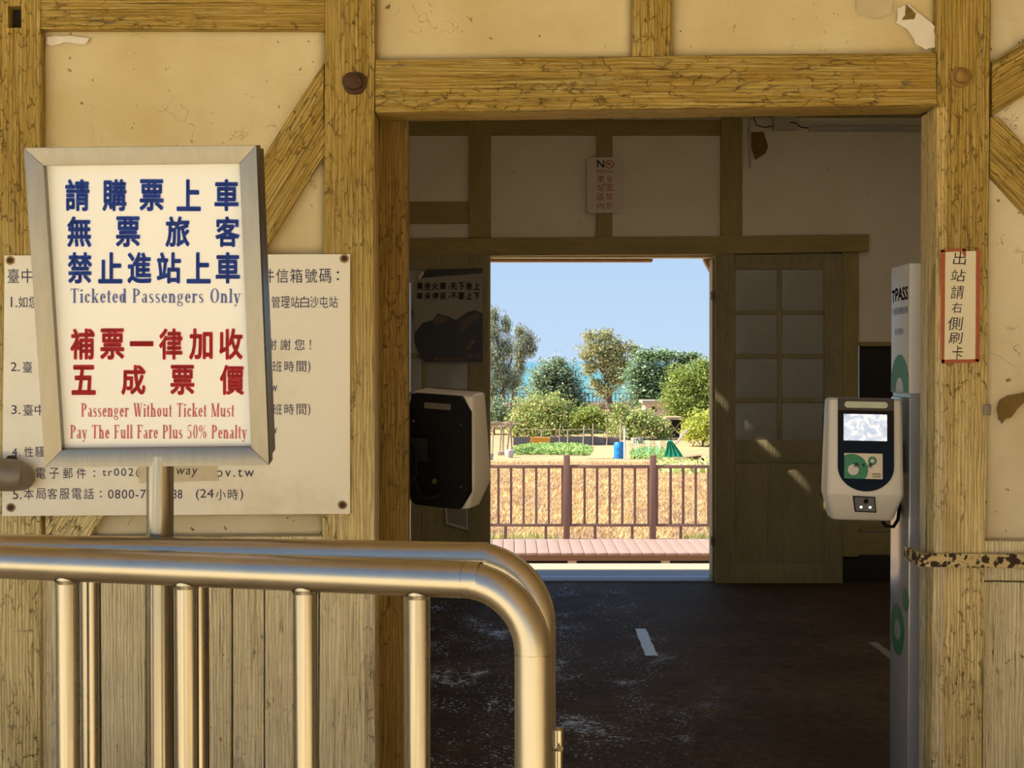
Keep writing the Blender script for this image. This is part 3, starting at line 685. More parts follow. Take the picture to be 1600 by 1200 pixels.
# ---- card readers
M_SHELL = plain('pearl white reader shell', (.66, .63, .57), .38, 0, .03, 60)
M_GLASS = plain('black glossy glass', (.006, .007, .007), .06); M_GLASS.node_tree.nodes['Principled BSDF'].inputs['Specular IOR Level'].default_value = .12
M_DARKBAR = plain('brown black bar', (.03, .022, .018), .4)
t = NT('reader screen'); vv = t.pos(); a = t.noise(vv, 40, 5, .6, 1.5); sc_ = t.mix(t.step(a, .42, .6), (.50, .60, .80), (.9, .95, 1.0)); sc_ = t.mix(t.step(a, .35, .28), sc_, (.10, .14, .22))
t.i(t.b.inputs['Emission Color'], sc_); t.b.inputs['Emission Strength'].default_value = .55; M_SCREEN = t.done(sc_, .15)  # sky reflection put into the screen as a glowing pale pattern
def reader(M, label, back):
    t = empty('card_reader', M, label, 'card reader', 'card readers')
    W_, H2 = .124, .195
    # loft: levels of (z, half width, front y, back y)
    lv = [(-H2, .090, -.028, .05), (-H2 + .006, .100, -.036, .058), (-.112, .121, -.078, .062), (-.105, .122, -.080, .062), (.15, .118, -.050, .060), (H2 - .006, .116, -.045, .058), (H2, .110, -.038, .05)]
    bm = bmesh.new(); rings = []
    for z, w, f, b in lv:
        r = .018; pts = []
        for cx, cy, s in ((w - r, b - r, 0), (-w + r, b - r, 90), (-w + r, f + r, 180), (w - r, f + r, 270)):
            pts += [(cx + r * math.cos(math.radians(s + k * 22.5)), cy + r * math.sin(math.radians(s + k * 22.5))) for k in range(5)]
        rings.append([bm.verts.new((x, y, z)) for x, y in pts])
    for a_, b_ in zip(rings, rings[1:]):
        for k in range(20): bm.faces.new((a_[k], a_[(k + 1) % 20], b_[(k + 1) % 20], b_[k]))
    bm.faces.new(rings[0][::-1]); bm.faces.new(rings[-1])
    from_bm('shell', bm, M_SHELL, t, smooth=False, local=True)
    # U shaped black glass following the sloping front
    def fy(z): return -.080 + (z + .105) * (.030 / .255)
    def fp(x, z, l): return Vector((x, fy(z) - l, z))
    def flat(name, pts, l, mat, th=.003, par=None):
        bm = bmesh.new(); bm_prism(bm, [fp(x, z, l + th) for x, z in pts], [fp(x, z, l - .004) for x, z in pts]); return from_bm(name, bm, mat, par or t, local=True)
    u = [(-.088, .158), (-.088, -.02)] + [(-.088 * math.cos(a_), -.02 - .078 * math.sin(a_)) for a_ in [math.pi * k / 22 for k in range(1, 22)]] + [(.088, -.02), (.088, .158)]
    gl = flat('glass', u, .002, M_GLASS)
    flat('top_bar', [(-.088, .158), (.088, .158), (.088, .196), (-.088, .196)], .003, M_DARKBAR)
    sl_ = []
    for cx, s in ((.058, -90), (-.058, 90)): sl_ += [(cx + .010 * math.cos(math.radians(s + k * 20)), .176 + .010 * math.sin(math.radians(s + k * 20))) for k in range(10)]
    flat('light_slot', sl_, .0065, plain('pale slot lens', (.50, .55, .42), .2), .002)
    flat('screen', [(-.070, .062), (.066, .062), (.066, .146), (-.070, .146)], .005, M_SCREEN, .001, gl)
    # card sticker
    st_ = flat('card_sticker', [(-.068, -.058), (.052, -.058), (.052, .022), (-.068, .022)], .005, plain('cream card', (.66, .60, .48), .4), .001)
    q = [(max(-.068, -.045 + .052 * math.cos(a_)), max(-.058, min(.022, -.03 + .05 * math.sin(a_)))) for a_ in [2 * math.pi * k / 30 for k in range(30)]]
    flat('sticker_ring', q, .0056, M_GREEN, .001, st_); flat('sticker_disc', circle(-.040, -.03, .017), .0064, M_WHT, .001, st_)
    flat('sticker_ring', circle(.020, -.001, .014), .0056, M_GREEN, .001, st_); flat('sticker_disc', circle(.020, -.001, .006), .0064, M_WHT, .001, st_)
    V = []; Fc = []
    for s, x0, x1, z0, z1 in (('刷', -.038, -.024, -.022, -.008), ('卡', -.016, -.002, -.022, -.008), ('處', .006, .020, -.022, -.008), ('TPASS', .018, .046, -.046, -.040), ('行政院通勤月票', .018, .046, -.053, -.049)):
        vs, fs = glyphs(s, .01); ax = min(v[0] for v in vs); bx = max(v[0] for v in vs); ay = min(v[1] for v in vs); by = max(v[1] for v in vs); k = len(V)
        V += [fp(x0 + (x1 - x0) * (x - ax) / (bx - ax), z0 + (z1 - z0) * (y - ay) / (by - ay), .0085) for x, y in vs]; Fc += [tuple(i + k for i in f) for f in fs]
    obj('lettering', V, Fc, plain('dark print', (.03, .03, .03), .5), st_, local=True)
    # scanner window on the chin
    def cp(x, z, l): return Vector((x, -.078 + (-.112 - z) * .545 - l, z))
    def chin(name, pts, l, mat): bm = bmesh.new(); bm_prism(bm, [cp(x, z, l) for x, z in pts], [cp(x, z, -.004) for x, z in pts]); return from_bm(name, bm, mat, t, local=True)
    chin('scanner_window', [(-.040, -.113), (-.028, -.166), (.040, -.168), (.030, -.115)], .003, BLACK)
    chin('scanner_plate', [(-.035, -.117), (-.025, -.162), (.036, -.164), (.027, -.118)], .004, plain('grey scanner plate', (.16, .16, .17), .4))
    chin('scanner_lens', circle(.003, -.130, .008), .0055, BLACK)
    for x in (-.010, .018): chin('scanner_light', circle(x, -.150, .0035), .0055, plain('white led', (1, 1, 1), .4, emit=3))
    # back: black mounting plate, bracket, cables
    bm = bmesh.new(); pts = [(-.118, -.13), (-.08, -.19), (.09, -.19), (.112, -.17), (.114, .14), (.10, .192), (-.085, .192), (-.118, .14)]
    bm_prism(bm, [(x, .085, z) for x, z in pts], [(x * .98, .055, z) for x, z in pts], .006); bp_ = from_bm('back_plate', bm, BLACK, t, local=True)
    bm = bmesh.new(); bm_box(bm, (-.05, .084, .145), (.05, .086, .165)); from_bm('back_label', bm, plain('grey label', (.14, .12, .10), .5), t, local=True)
    for x, z in ((.09, .10), (.09, -.11), (-.09, .10), (-.09, -.11)): bm = bmesh.new(); bm_tube(bm, [(x, .084, z), (x, .089, z)], .005, 10); from_bm('screw', bm, STEEL, bp_, local=True)
    bm = bmesh.new(); bm_tube(bm, [(.01, .084, -.10), (.01, .092, -.10)], .009, 12); from_bm('cable_gland', bm, plain('brass gland', (.25, .20, .10), .4, .8), t, local=True)
    return t
def rotM(loc, rz, rx=0, ry=0): return Matrix.Translation(loc) @ Matrix.Rotation(rz, 4, 'Z') @ Matrix.Rotation(ry, 4, 'Y') @ Matrix.Rotation(rx, 4, 'X')
rc = P(1347, 717, 4.74)
r1 = reader(rotM(rc, math.radians(-4), 0, math.radians(1.0)), 'white card reader with a pale blue screen facing the camera, on the right pillar', False)
bm = bmesh.new(); bm_box(bm, (rc.x + .06, 4.81, rc.z - .05), (PX, 4.86, rc.z + .05), .004); from_bm('bracket', bm, BLACK, r1)
tube('cable', [Vector((rc.x + .06, 4.80, rc.z - .17)), P(1384, 822, 4.80), P(1396, 823, 4.80), P(1403, 812, 4.80), P(1406, 790, 4.82), P(1410, 760, 4.84)], .006, BLACK, r1, 10)
lc = P(703, 700, 5.0)
r2 = reader(rotM(lc, math.radians(154), math.radians(-6), math.radians(-3)), 'second card reader seen from its black back, beside the brown left jamb post', True)
bm = bmesh.new(); bm_box(bm, (-.35, 4.90, lc.z - .04), (lc.x - .07, 4.96, lc.z + .04), .004); from_bm('bracket', bm, BLACK, r2)
tube('cable', [P(642, 705, 4.9), P(646, 745, 4.9), P(654, 770, 4.88), P(664, 779, 4.88), P(678, 777, 4.88), P(692, 768, 4.9)], .006, BLACK, r2, 10)
tube('cable', [P(641, 680, 4.88), P(650, 710, 4.88), P(650, 740, 4.88), P(640, 760, 4.88)], .005, BLACK, r2, 10)

# ============================================================ THINGS ON THE FRONT WALL
# information board
Mb = face_M(Y0 - .012)
t = NT('cream enamelled board'); vv = t.pos(); st = t.noise(vv, 3, 6, .7); hb = t.noise(t.pos((2, 2, 260)), 1, 2)
c_ = t.mix(t.step(st, .45, .8), (.95, .91, .76), (.80, .72, .50)); t.bump(hb, .1, .0006); M_BOARD = t.done(c_, .4)
ib = empty('information_board', P(276, 805, Y0 - .012), 'large cream information board with purple Chinese writing, screwed to the wall behind the steel sign', 'sign')
fr = [(6, 807), (547, 803), (547, 397), (2, 399)]; fr = [(3, 806.5), (547, 803), (547, 397), (7, 399)]
bm = bmesh.new(); f_ = [P(x, y, Y0 - .012) for x, y in fr]; bm_prism(bm, f_, [p + Vector((0, .011, 0)) for p in f_], .0015); ragged(bm, .0006); from_bm('board', bm, M_BOARD, ib)
Mb = face_M(Y0 - .012)
it = []
it += chars('臺中', (21, 43), 18, 420, 442) + chars('件信箱號碼', (419, 441, 463, 486, 508), 19, 420, 442) + [('：', 526, 530, 424, 438)]
it += [('1.', 17, 27, 464, 480)] + chars('如您', (36, 52), 14, 463, 481) + chars('管理站白沙屯站', (431, 446, 461, 476, 491, 506, 521), 13.5, 463, 481)
it += chars('謝謝您', (424, 446, 468), 16, 530, 547) + [('！', 484, 486, 531, 546)]
it += [('2.', 17, 31, 566, 580)] + chars('臺', (43,), 15, 565, 582) + chars('班時間', (433, 452, 471), 15, 564, 581) + [(')', 481, 485, 564, 583)]
it += [('w', 424, 433, 602, 612)] + [('3.', 18, 32, 633, 647)] + chars('臺中', (44, 62), 15, 632, 649) + chars('班時間', (433, 452, 471), 15, 631, 648) + [(')', 481, 485, 631, 650), ('w', 424, 433, 668, 678)]
it += [('4', 19, 27, 700, 713), ('.', 30, 32, 711, 713)] + chars('性騷', (45, 62), 14, 698, 714)
it += chars('電子郵件', (64, 85, 106, 127), 15, 731, 748) + [('：', 146, 149, 735, 745), ('tr002@', 160, 229, 731, 747, {'space': 1.25}), ('.gov.tw', 318, 397, 733, 750, {'space': 1.3})]
it += [('5.', 20, 34, 765, 780)] + chars('本局客服電話', (45, 64, 82, 101, 120, 139), 15.5, 763, 780) + [('：', 156, 159, 767, 777), ('0800-7', 169, 228, 765, 779, {'space': 1.1}), ('38', 270, 285, 765, 779), ('(24', 306, 334, 764, 782)] + chars('小時', (345, 364), 15.5, 764, 781) + [(')', 375, 380, 764, 782)]
lettering('lettering', ib, Mb, it, INK)
M_PATCH = plain('yellowed tape', (.66, .56, .36), .5, 0, .15, 40)
Mb2 = face_M(Y0 - .0135)
blob('correction_tape', ib, Mb2, pxpoly(Mb2, [(216, 729), (340, 727), (341, 751), (218, 755)]), M_PATCH, .0004, 0, .0012)
lettering('handwritten_correction', ib, face_M(Y0 - .0142), [('way', 276, 309, 732, 746, {'shear': .2, 'space': 1.2})], plain('black pen', (.03, .025, .02), .6), .0008)
def screw(px, py, r, Y, parent):
    p = P(px, py, Y); tube('screw', [p, p - Vector((0, .004, 0))], r, SCREW, parent, 12)
    Mx = face_M(Y)
    blob('rust_halo', parent, Mx, circle(p.x, p.z, r * 1.7, r * 1.6, 14), plain('rust halo', (.40, .26, .10), .8), .0004, 0, .0008)
for x, y in ((16, 407), (538, 404), (17, 793), (535, 789)): screw(x, y, .0085, Y0 - .0125, ib)
# iron door bar end on the left
t_ = empty('iron_door_bar', P(10, 770, Y0 - .04), 'grey iron bar end with rusty bracket at the lower left corner of the information board', 'bar')
tube('bar', [P(-200, 742, Y0 - .07), P(10, 742, Y0 - .07), P(26, 743, Y0 - .066), P(33, 745, Y0 - .05), P(34, 746, Y0 - .013)], [.049, .049, .048, .042, .036], GREY_IRON, t_, 24)
bm = bmesh.new(); bm_prism(bm, [P(x, y, Y0 - .030) for x, y in ((8, 750), (30, 750), (28, 718), (22, 711), (12, 712), (7, 720))], [P(x, y, Y0 - .014) for x, y in ((8, 750), (30, 750), (28, 718), (22, 711), (12, 712), (7, 720))], .002); from_bm('bracket', bm, IRON, t_)
tube('screw', [P(19, 720, Y0 - .03), P(19, 720, Y0 - .036)], .008, IRON, t_, 10)
# vertical handwritten notice on the right post
t_ = empty('handwritten_notice', P(1500, 568, Y0 - .004), 'narrow paper notice with black brush writing and a red tape border on the right post', 'sign')
Mn = face_M(Y0 - .005)
blob('sheet', t_, Mn, pxpoly(Mn, [(1475, 565), (1527, 563), (1529, 392), (1473, 394)]), plain('aged notice paper', (.80, .72, .52), .5, 0, .06, 12), .001)
M_RT = plain('red brown tape', (.40, .085, .02), .45, 0, .3, 40); Mn2 = face_M(Y0 - .0065)
for pl_ in ([(1471, 567), (1475.5, 567), (1477, 392), (1470, 390)], [(1524, 565), (1530, 565), (1531.5, 390), (1525, 390)], [(1471, 568), (1530, 566), (1529, 561), (1471, 562)], [(1470, 394), (1509, 392), (1510, 388), (1470, 390)], [(1503, 396), (1508, 402), (1510, 390), (1505, 388)]):
    blob('border_tape', t_, Mn2, pxpoly(Mn2, pl_), M_RT, .0005, 0, .0004)
lettering('lettering', t_, Mn, [(c, x - w / 2, x + w / 2, y0_, y1_, {'shear': .12}) for c, x, w, y0_, y1_ in (('出', 1499, 21, 393, 414), ('站', 1497, 24, 421, 440), ('請', 1496, 21, 446, 467), ('右', 1495, 17, 472, 489), ('側', 1493, 24, 495, 516), ('刷', 1493, 23, 519, 537), ('卡', 1496, 17, 540, 562))], plain('brush ink', (.02, .018, .015), .6), .0018)
# small metal clip beside it
tag(box('door_catch', tuple(P(1537, 649, Y0 - .006)), tuple(P(1549, 632, Y0 - .006) + Vector((0, .02, 0))), GREY_IRON, bev=.002), 'small grey metal catch on the right edge of the right post', 'hardware')

# ============================================================ RAILING AND STEEL SIGN IN FRONT
def pipe_path(xl, Yl, xr, Yr, z, rb, zb_):
    a = Vector((xl, Yl, z)); b = Vector((xr, Yr, z)); d = (b - a).normalized()
    pts = [a + (b - a) * k / 12 for k in range(12)]
    c = b - d * rb - Vector((0, 0, rb))
    for k in range(13):
        th = math.pi / 2 * k / 12; pts.append(c + d * rb * math.sin(th) + Vector((0, 0, rb * math.cos(th))))
    pts.append(Vector((xr, Yr, zb_)))
    return pts
def railing(name, label, xl, Yl, xr, Yr, z, r, rb, balx, rbal, zlow=.12):
    t = empty(name, ((xl + xr) / 2, (Yl + Yr) / 2, 0), label, 'railing', 'stainless queue railings')
    tube('top_rail', pipe_path(xl, Yl, xr, Yr, z, rb, 0.0), r, STEEL_H, t, 36)
    a = Vector((xl, Yl, 0)); b = Vector((xr, Yr, 0))
    def at(px):   # where the picture column px crosses the railing line
        k = (px - 800) / F; s = (k * a.y - a.x) / ((b.x - a.x) - k * (b.y - a.y)); return a + (b - a) * s
    for px in balx:
        p = at(px); tube('baluster', [p + Vector((0, 0, zlow)), p + Vector((0, 0, z - r * .6))], rbal, STEEL, t, 24)
        bm = bmesh.new()
        bm_tube(bm, [p + Vector((0, 0, z - r * .93)), p + Vector((0, 0, z - r * 1.12))], [rbal * 1.12, rbal * 1.03], 24, False); from_bm('weld', bm, STEEL, t, smooth=True)
    tube('bottom_rail', [a + Vector((0, 0, zlow)), b + Vector((0, 0, zlow))], r * .8, STEEL_H, t, 24)
    q = at(balx[0]); tube('post', [q + Vector((0, 0, 0)), q + Vector((0, 0, zlow))], rbal, STEEL, t, 16)
    for p in (q, b): tube('floor_flange', [Vector((p.x, p.y, 0)), Vector((p.x, p.y, .008))], .07, STEEL_H, t, 24)
    return t
zr_ = 1.5 - (911 - 565) / F * 2.37
rail1 = railing('queue_railing', 'front stainless steel railing with a thick rounded corner and upright tubes', P(-60, 900, 2.64).x, 2.64, P(833, 900, 2.37).x, 2.37, zr_, .0300, .115, (104, 290, 476, 653), .0205)
rail2 = railing('queue_railing', 'second stainless steel railing close behind the front one, with the sign pole', P(-60, 900, 2.70).x, 2.70, P(843, 900, 2.56).x, 2.56, zr_ + .012, .0285, .115, (140, 309, 478, 647), .0185)
# seams of the bend
for tt, k in ((rail1, 0),):
    a = Vector((P(-60, 900, 2.64).x, 2.64, zr_)); b = Vector((P(833, 900, 2.37).x, 2.37, zr_)); d = (b - a).normalized(); p = b - d * .115
    tube('weld', [p - d * .0006, p + d * .0006], .0306, STEEL, tt, 36); q = Vector((b.x, b.y, zr_ - .115)); tube('weld', [q + Vector((0, 0, .0006)), q - Vector((0, 0, .0006))], .0306, STEEL, tt, 36)
# hinge on the end post
hp = P(871, 1135, 2.56)
t_ = tube('gate_hinge', [P(872, 1300, 2.52), P(872, 1172, 2.52)], .0085, STEEL, rail2, 18)
tube('gate_hinge', [P(872, 1169, 2.52), P(872, 1140, 2.52), P(872, 1136, 2.52)], [.0095, .0095, .006], STEEL, rail2, 18)
tube('gate_hinge', [P(866, 1170, 2.54), P(876, 1170, 2.50)], .005, STEEL, rail2, 10)

# sign: an upright steel light-box frame on a pole
d1_, d2_ = 2.598, 2.687
TL = P(45, 232, d1_); TR = P(408, 226, d1_); BL = P(62, 730, d2_); BR = P(413, 728, d2_)
ex = ((TR - TL) + (BR - BL)).normalized(); ez0 = ((TL - BL) + (TR - BR)).normalized(); en = ex.cross(ez0).normalized(); ey = en.cross(ex).normalized()
ctr = (TL + TR + BL + BR) / 4
SM = Matrix(((ex.x, ey.x, en.x, ctr.x), (ex.y, ey.y, en.y, ctr.y), (ex.z, ey.z, en.z, ctr.z), (0, 0, 0, 1)))
if en.y > 0: raise RuntimeError('sign normal')
hw = ((TR - TL).length + (BR - BL).length) / 4; hh = ((TL - BL).length + (TR - BR).length) / 4
ts = empty('ticket_sign', SM, 'steel framed ticket sign with blue and red writing on a pole above the railing', 'sign')
fw = .032; iw, ih = hw - fw, hh - .032
def bar(o4, name):
    # outer edge pair then inner edge pair, front face slopes slightly inwards
    (ax, ay), (bx, by), (cx, cy), (dx_, dy_) = o4
    bm = bmesh.new()
    bm_prism(bm, [(ax, ay, 0), (bx, by, 0), (cx, cy, -.004), (dx_, dy_, -.004)], [(ax, ay, -.045), (bx, by, -.045), (cx, cy, -.045), (dx_, dy_, -.045)], .0012)
    from_bm(name, bm, STEEL_B, ts, local=True)
bar([(-hw, hh), (-iw, ih), (iw, ih), (hw, hh)][::1] and [(-hw, hh), (hw, hh), (iw, ih), (-iw, ih)], 'frame_bar')
bar([(-hw, -hh), (hw, -hh), (iw, -ih), (-iw, -ih)], 'frame_bar')
bar([(-hw, -hh), (-hw, hh), (-iw, ih), (-iw, -ih)], 'frame_bar')
bar([(hw, -hh), (hw, hh), (iw, ih), (iw, -ih)], 'frame_bar')
M_LP = plain('white sign panel', (.74, .74, .70), .3, 0, .04, 4)
pn = box('panel', (-iw - .005, -ih - .005, -.030), (iw + .005, ih + .005, -.022), M_LP, ts, 0, True)
box('back_box', (-hw + .004, -hh + .006, -.105), (hw - .004, hh - .006, -.047), plain('dark bronze steel', (.20, .16, .11), .35, .8), ts, .003, True)
SP = SM @ Matrix.Translation((0, 0, -.022))
bo = dict(offset=.032)
L1 = chars('請購票上車', (121, 179, 237, 295, 354), 38, 280, 330, **bo) + chars('無票旅客', (124, 200, 277.5, 355.5), 38, 338, 386, **bo) + chars('禁止進站上車', (125, 172.5, 218, 264, 310.5, 356), 38, 394, 443, **bo)
lettering('blue_lettering', pn, SP, L1, BLUE)
L2 = chars('補票', (129, 175.5), 38, 513, 562, **bo) + [('一', 203, 240, 533, 541, dict(offset=.015))] + chars('律加收', (267, 314, 361), 37, 513, 562, **bo) + chars('五成票價', (131, 208.5, 285, 362.5), 38, 570, 617, **bo)
lettering('red_lettering', pn, SP, L2, RED)
sr = {'serif': 1, 'ref': (0, 1)}
lettering('blue_lettering', pn, SP, [('Ticketed Passengers Only', 110, 376, 451, 473, sr)], BLUE2)
lettering('red_lettering', pn, SP, [('Passenger Without Ticket Must', 127, 366, 630, 651, sr), ('Pay The Full Fare Plus 50% Penalty', 110, 386, 664, 685, sr)], RED2)
pz = P(249, 865, 2.70)
ptop = P(250, 650, 2.76)
pole = [Vector((pz.x, 2.705, .12)), Vector((pz.x, 2.705, zr_)), Vector((pz.x, 2.71, P(249, 712, 2.73).z))]
bm = bmesh.new(); bm_tube(bm, pole, .0245, 32); o_ = from_bm('pole', bm, STEEL, ts, smooth=True)

# ============================================================ OUTSIDE, SEA SIDE
def gz(y):
    if y < 12: return -1.1
    if y < 20: return -1.12 - .004 * (y - 12)
    if y < 80: return -1.15 - .0442 * (y - 20)
    return -3.85
def gq(px, Y): return Vector(((px - 800) / F * Y, Y, gz(Y)))
# dry field
t = NT('dry grass ground'); vv = t.pos(); a = t.noise(vv, .25, 5, .6); b = t.noise(vv, 4, 6, .7)
c_ = t.mix(t.step(a, .35, .65), (.46, .31, .16), (.56, .38, .17)); c_ = t.mix(t.math('MULTIPLY', b, .5), c_, (.27, .17, .10)); t.bump(b, .7, .06)
M_FIELD = t.done(c_, .95)
vs = []; fs = []; ys = list(np.linspace(10.95, 80, 60)) + [95, 110, 130, 150, 165]; xs = np.linspace(-1, 1, 61)
for y in ys:
    for x in xs: X = x * 60; vs.append((X, y, gz(y) + (noise.noise(Vector((X * .4, y * .4, 0))) * .10 if y > 22 else 0)))
n = len(xs)
for j in range(len(ys) - 1):
    for i in range(n - 1): fs.append((j * n + i, j * n + i + 1, (j + 1) * n + i + 1, (j + 1) * n + i))
tag(obj('field_ground', vs, fs, M_FIELD, smooth=True), kind='structure')
# sea
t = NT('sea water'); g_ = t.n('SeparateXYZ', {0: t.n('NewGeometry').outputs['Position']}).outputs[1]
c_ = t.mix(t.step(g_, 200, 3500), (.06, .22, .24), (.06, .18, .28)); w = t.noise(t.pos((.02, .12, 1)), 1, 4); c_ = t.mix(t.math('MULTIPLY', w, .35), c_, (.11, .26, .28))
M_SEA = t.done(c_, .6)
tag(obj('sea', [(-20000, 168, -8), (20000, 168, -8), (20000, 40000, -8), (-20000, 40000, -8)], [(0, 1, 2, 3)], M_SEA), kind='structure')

# tufts of dry grass: nobody could count the blades
def blades(name, n, ysamp, xspan, h, mat, w=.012, label='', cat='grass', lean=.5):
    V = []; Fc = []
    for k in range(n):
        y = ysamp(); x = xspan(y); z = gz(y); hh_ = h * random.uniform(.5, 1.3) * (1 + y / 120); k0 = len(V)
        for q in range(4):
            a_ = random.uniform(0, 6.28); ww = w * (1 + y / 30); dx = math.cos(a_); dy = math.sin(a_); ox = random.gauss(0, .14); oy = random.gauss(0, .14); l = hh_ * lean * random.uniform(.3, 1.2)
            i = len(V); V += [(x + ox - dy * ww, y + oy + dx * ww, z - .02), (x + ox + dy * ww, y + oy - dx * ww, z - .02), (x + ox + dx * l, y + oy + dy * l, z + hh_)]; Fc.append((i, i + 1, i + 2))
    return tag(obj(name, V, Fc, mat), label, cat, kind='stuff')
def leafmat(name, c1, c2, c3=None, rough=.6, tl=.25, patchy=None, bright=1.08):
    t = NT(name); r = t.n('NewGeometry').outputs['Random Per Island']; c = t.mix(r, c1, c2)
    if c3: c = t.mix(t.step(r, .82, .86), c, c3)
    if patchy: c = t.mix(t.math('MULTIPLY', t.step(t.noise(t.pos((1, .7, 1)), 1.1, 5, .7), .42, .62), .75), c, patchy)
    t.b.inputs['Specular IOR Level'].default_value = .3
    c = t.mix(1.0, c, c); bc = t.n('HueSaturation', {'Value': bright, 'Color': c}); c = bc.outputs[0]
    m = t.done(c, rough)
    if tl:
        tr = t.n('BsdfTranslucent', {'Color': c}); mx = t.n('MixShader', {0: tl, 1: t.b.outputs[0], 2: tr.outputs[0]})
        t.t.links.new(mx.outputs[0], t.t.nodes['Material Output'].inputs['Surface'])
    return m
M_DRY = leafmat('dry straw', (.56, .36, .15), (.80, .60, .30), (.34, .22, .13), patchy=(.38, .24, .16)); M_GRN = leafmat('green weed', (.30, .30, .09), (.48, .42, .16))
blades('dry_grass', 26000, lambda: 20.4 + 50 * random.random() ** 1.4, lambda y: random.uniform(-60, 360) / F * y, .085, M_DRY, w=.011, lean=1.5, label='dry straw coloured grass filling the field beyond the brown railing', cat='grass')
blades('green_weed', 900, lambda: random.uniform(20.3, 21.6), lambda y: random.choice([random.uniform(-40, 60), random.uniform(290, 330)]) / F * y, .16, M_GRN, label='green weeds along the foot of the boardwalk', cat='grass')

# boardwalk with individual planks
M_DECK = plain('pinkish brown composite board', (0.336, 0.227, 0.185), .7, 0, .08, 8); M_RAIL = plain('brown railing paint', (.22, .125, .092), .6, 0, .06, 8)
zd = -.92
dk = empty('boardwalk', (0.6, 19.3, gz(19)), 'pinkish brown plank boardwalk running across behind the building', 'boardwalk')
pm = None
pitch_ = .1475
for k in range(-8, 30):
    x = (k * pitch_) - .34
    if pm is None:
        o = box('plank', (x - pitch_ / 2 + .004, 18.58, zd - .03), (x + pitch_ / 2 - .004, 20.1, zd), M_DECK, dk, .003); pm = o; px0 = x; continue
    o = pm.copy(); COL.objects.link(o); o.parent = dk; o.location = (x - px0, 0, random.uniform(-.001, .001))
for y in (18.66, 19.4, 20.0): box('joist', (-1.6, y, zd - .11), (4.1, y + .08, zd - .03), M_RAIL, dk)
M_PIER = plain('concrete pier', (.66, .60, .50), .8)
for px_ in (770, 894, 1040, 1190): p = gq(px_, 18.75); box('pier', (p.x - .055, 18.7, -1.25), (p.x + .055, 18.86, zd - .11), M_PIER, dk, .004)
rg = empty('boardwalk_railing', (.6, 20.1, zd), 'brown metal railing with square balusters along the boardwalk', 'railing')
Yg = 20.08
def zg(py): return P(900, py, Yg).z
def xg(px): return P(px, 700, Yg).x
posts = [751 - 134 * 1, 751, 885.5, 1020, 1154.5, 1289]
for px_ in posts: box('post', (xg(px_) - .043, Yg - .045, zd), (xg(px_) + .043, Yg + .045, zg(711)), M_RAIL, rg, .004)
for a_, b_ in zip(posts, posts[1:]):
    box('handrail', (xg(a_) + .043, Yg - .03, zg(731.5)), (xg(b_) - .043, Yg + .03, zg(726.5)), M_RAIL, rg, .003)
    box('lower_rail', (xg(a_) + .043, Yg - .025, zg(822.5)), (xg(b_) - .043, Yg + .025, zg(818.5)), M_RAIL, rg, .003)
    for q in range(7):
        px_ = a_ + 8.3 + (b_ - a_ - 16.6) * q / 6 if q else a_ + 6.6
        if q == 6: px_ = b_ - 6.6
        box('baluster', (xg(px_) - .016, Yg - .02, zg(819)), (xg(px_) + .016, Yg + .02, zg(731)), M_RAIL, rg)
for px_ in (790, 853, 930, 988, 1064, 1130): box('foot', (xg(px_) - .018, Yg - .02, zd), (xg(px_) + .018, Yg + .02, zg(822)), M_RAIL, rg)

# sea wall and its railing
Yw_ = 165
M_WALLC = plain('weathered sea wall concrete', (0.353, 0.302, 0.252), .9, 0, .25, .8)
sw = tag(box('sea_wall', (-12, Yw_, -4.2), (36, Yw_ + .5, P(0, 630, Yw_).z), M_WALLC), 'weathered concrete sea wall behind the trees', 'wall')
tag(box('coast_road', (-30, Yw_ + .5, -4.5), (60, Yw_ + 4, P(0, 630, Yw_).z - .02), M_WALLC), kind='structure')
M_SR = plain('dark blue grey rail paint', (.08, .11, .13), .6)
s2 = empty('sea_railing', (5, Yw_, P(0, 630, Yw_).z), 'dark railing along the top of the sea wall against the water', 'railing')
zt, zb2 = P(0, 614, Yw_).z, P(0, 628, Yw_).z; w1 = P(0, 630, Yw_).z
box('handrail', (-6, Yw_ + .1, zt - .09), (32, Yw_ + .25, zt), M_SR, s2); box('lower_rail', (-6, Yw_ + .1, zb2 - .06), (32, Yw_ + .25, zb2 + .03), M_SR, s2)
for k in range(-14, 70):
    px_ = 800 + k * 6.0; x = (px_ - 800) / F * Yw_; post = k % 6 == 1; ww = .09 if post else .05
    box('post' if post else 'baluster', (x - ww, Yw_ + .12, w1), (x + ww, Yw_ + .22, zt + (.18 if post else 0)), M_SR, s2)
# pale house wall among the trees
hs = empty('garden_house', gq(1032, 120), 'pale low wall of a house glimpsed among the garden trees', 'building')
M_HW = plain('pale pink house wall', (0.605, 0.504, 0.437), .9, 0, .1, 1)
Yh = 122
def qb(name, x0, y0_, x1, y1_, Y, th, mat, parent): a_ = P(x0, y1_, Y); b_ = P(x1, y0_, Y); return box(name, (a_.x, Y, a_.z), (b_.x, Y + th, b_.z), mat, parent)
qb('wall', 1008, 629, 1068, 690, Yh, 3, M_HW, hs); qb('corner_post', 1048, 628, 1054, 690, Yh - .3, .3, M_PIER, hs); qb('window', 1019, 636, 1026, 643, Yh - .1, .12, M_DARK, hs)
qb('roof_edge', 1004, 626, 1072, 630, Yh - .5, 3.6, M_WALLC, hs)
sh = empty('garden_shed', gq(1055, 104), 'small dark open shed with crossed timbers at the foot of the trees', 'shed')
qb('back', 1045, 655, 1064, 684, 104, .1, M_DARK, sh); qb('side', 1043, 655, 1046, 690, 102.5, 1.4, M_CANOPY, sh); qb('roof', 1041, 652, 1067, 656, 102.4, 2.2, M_CANOPY, sh)
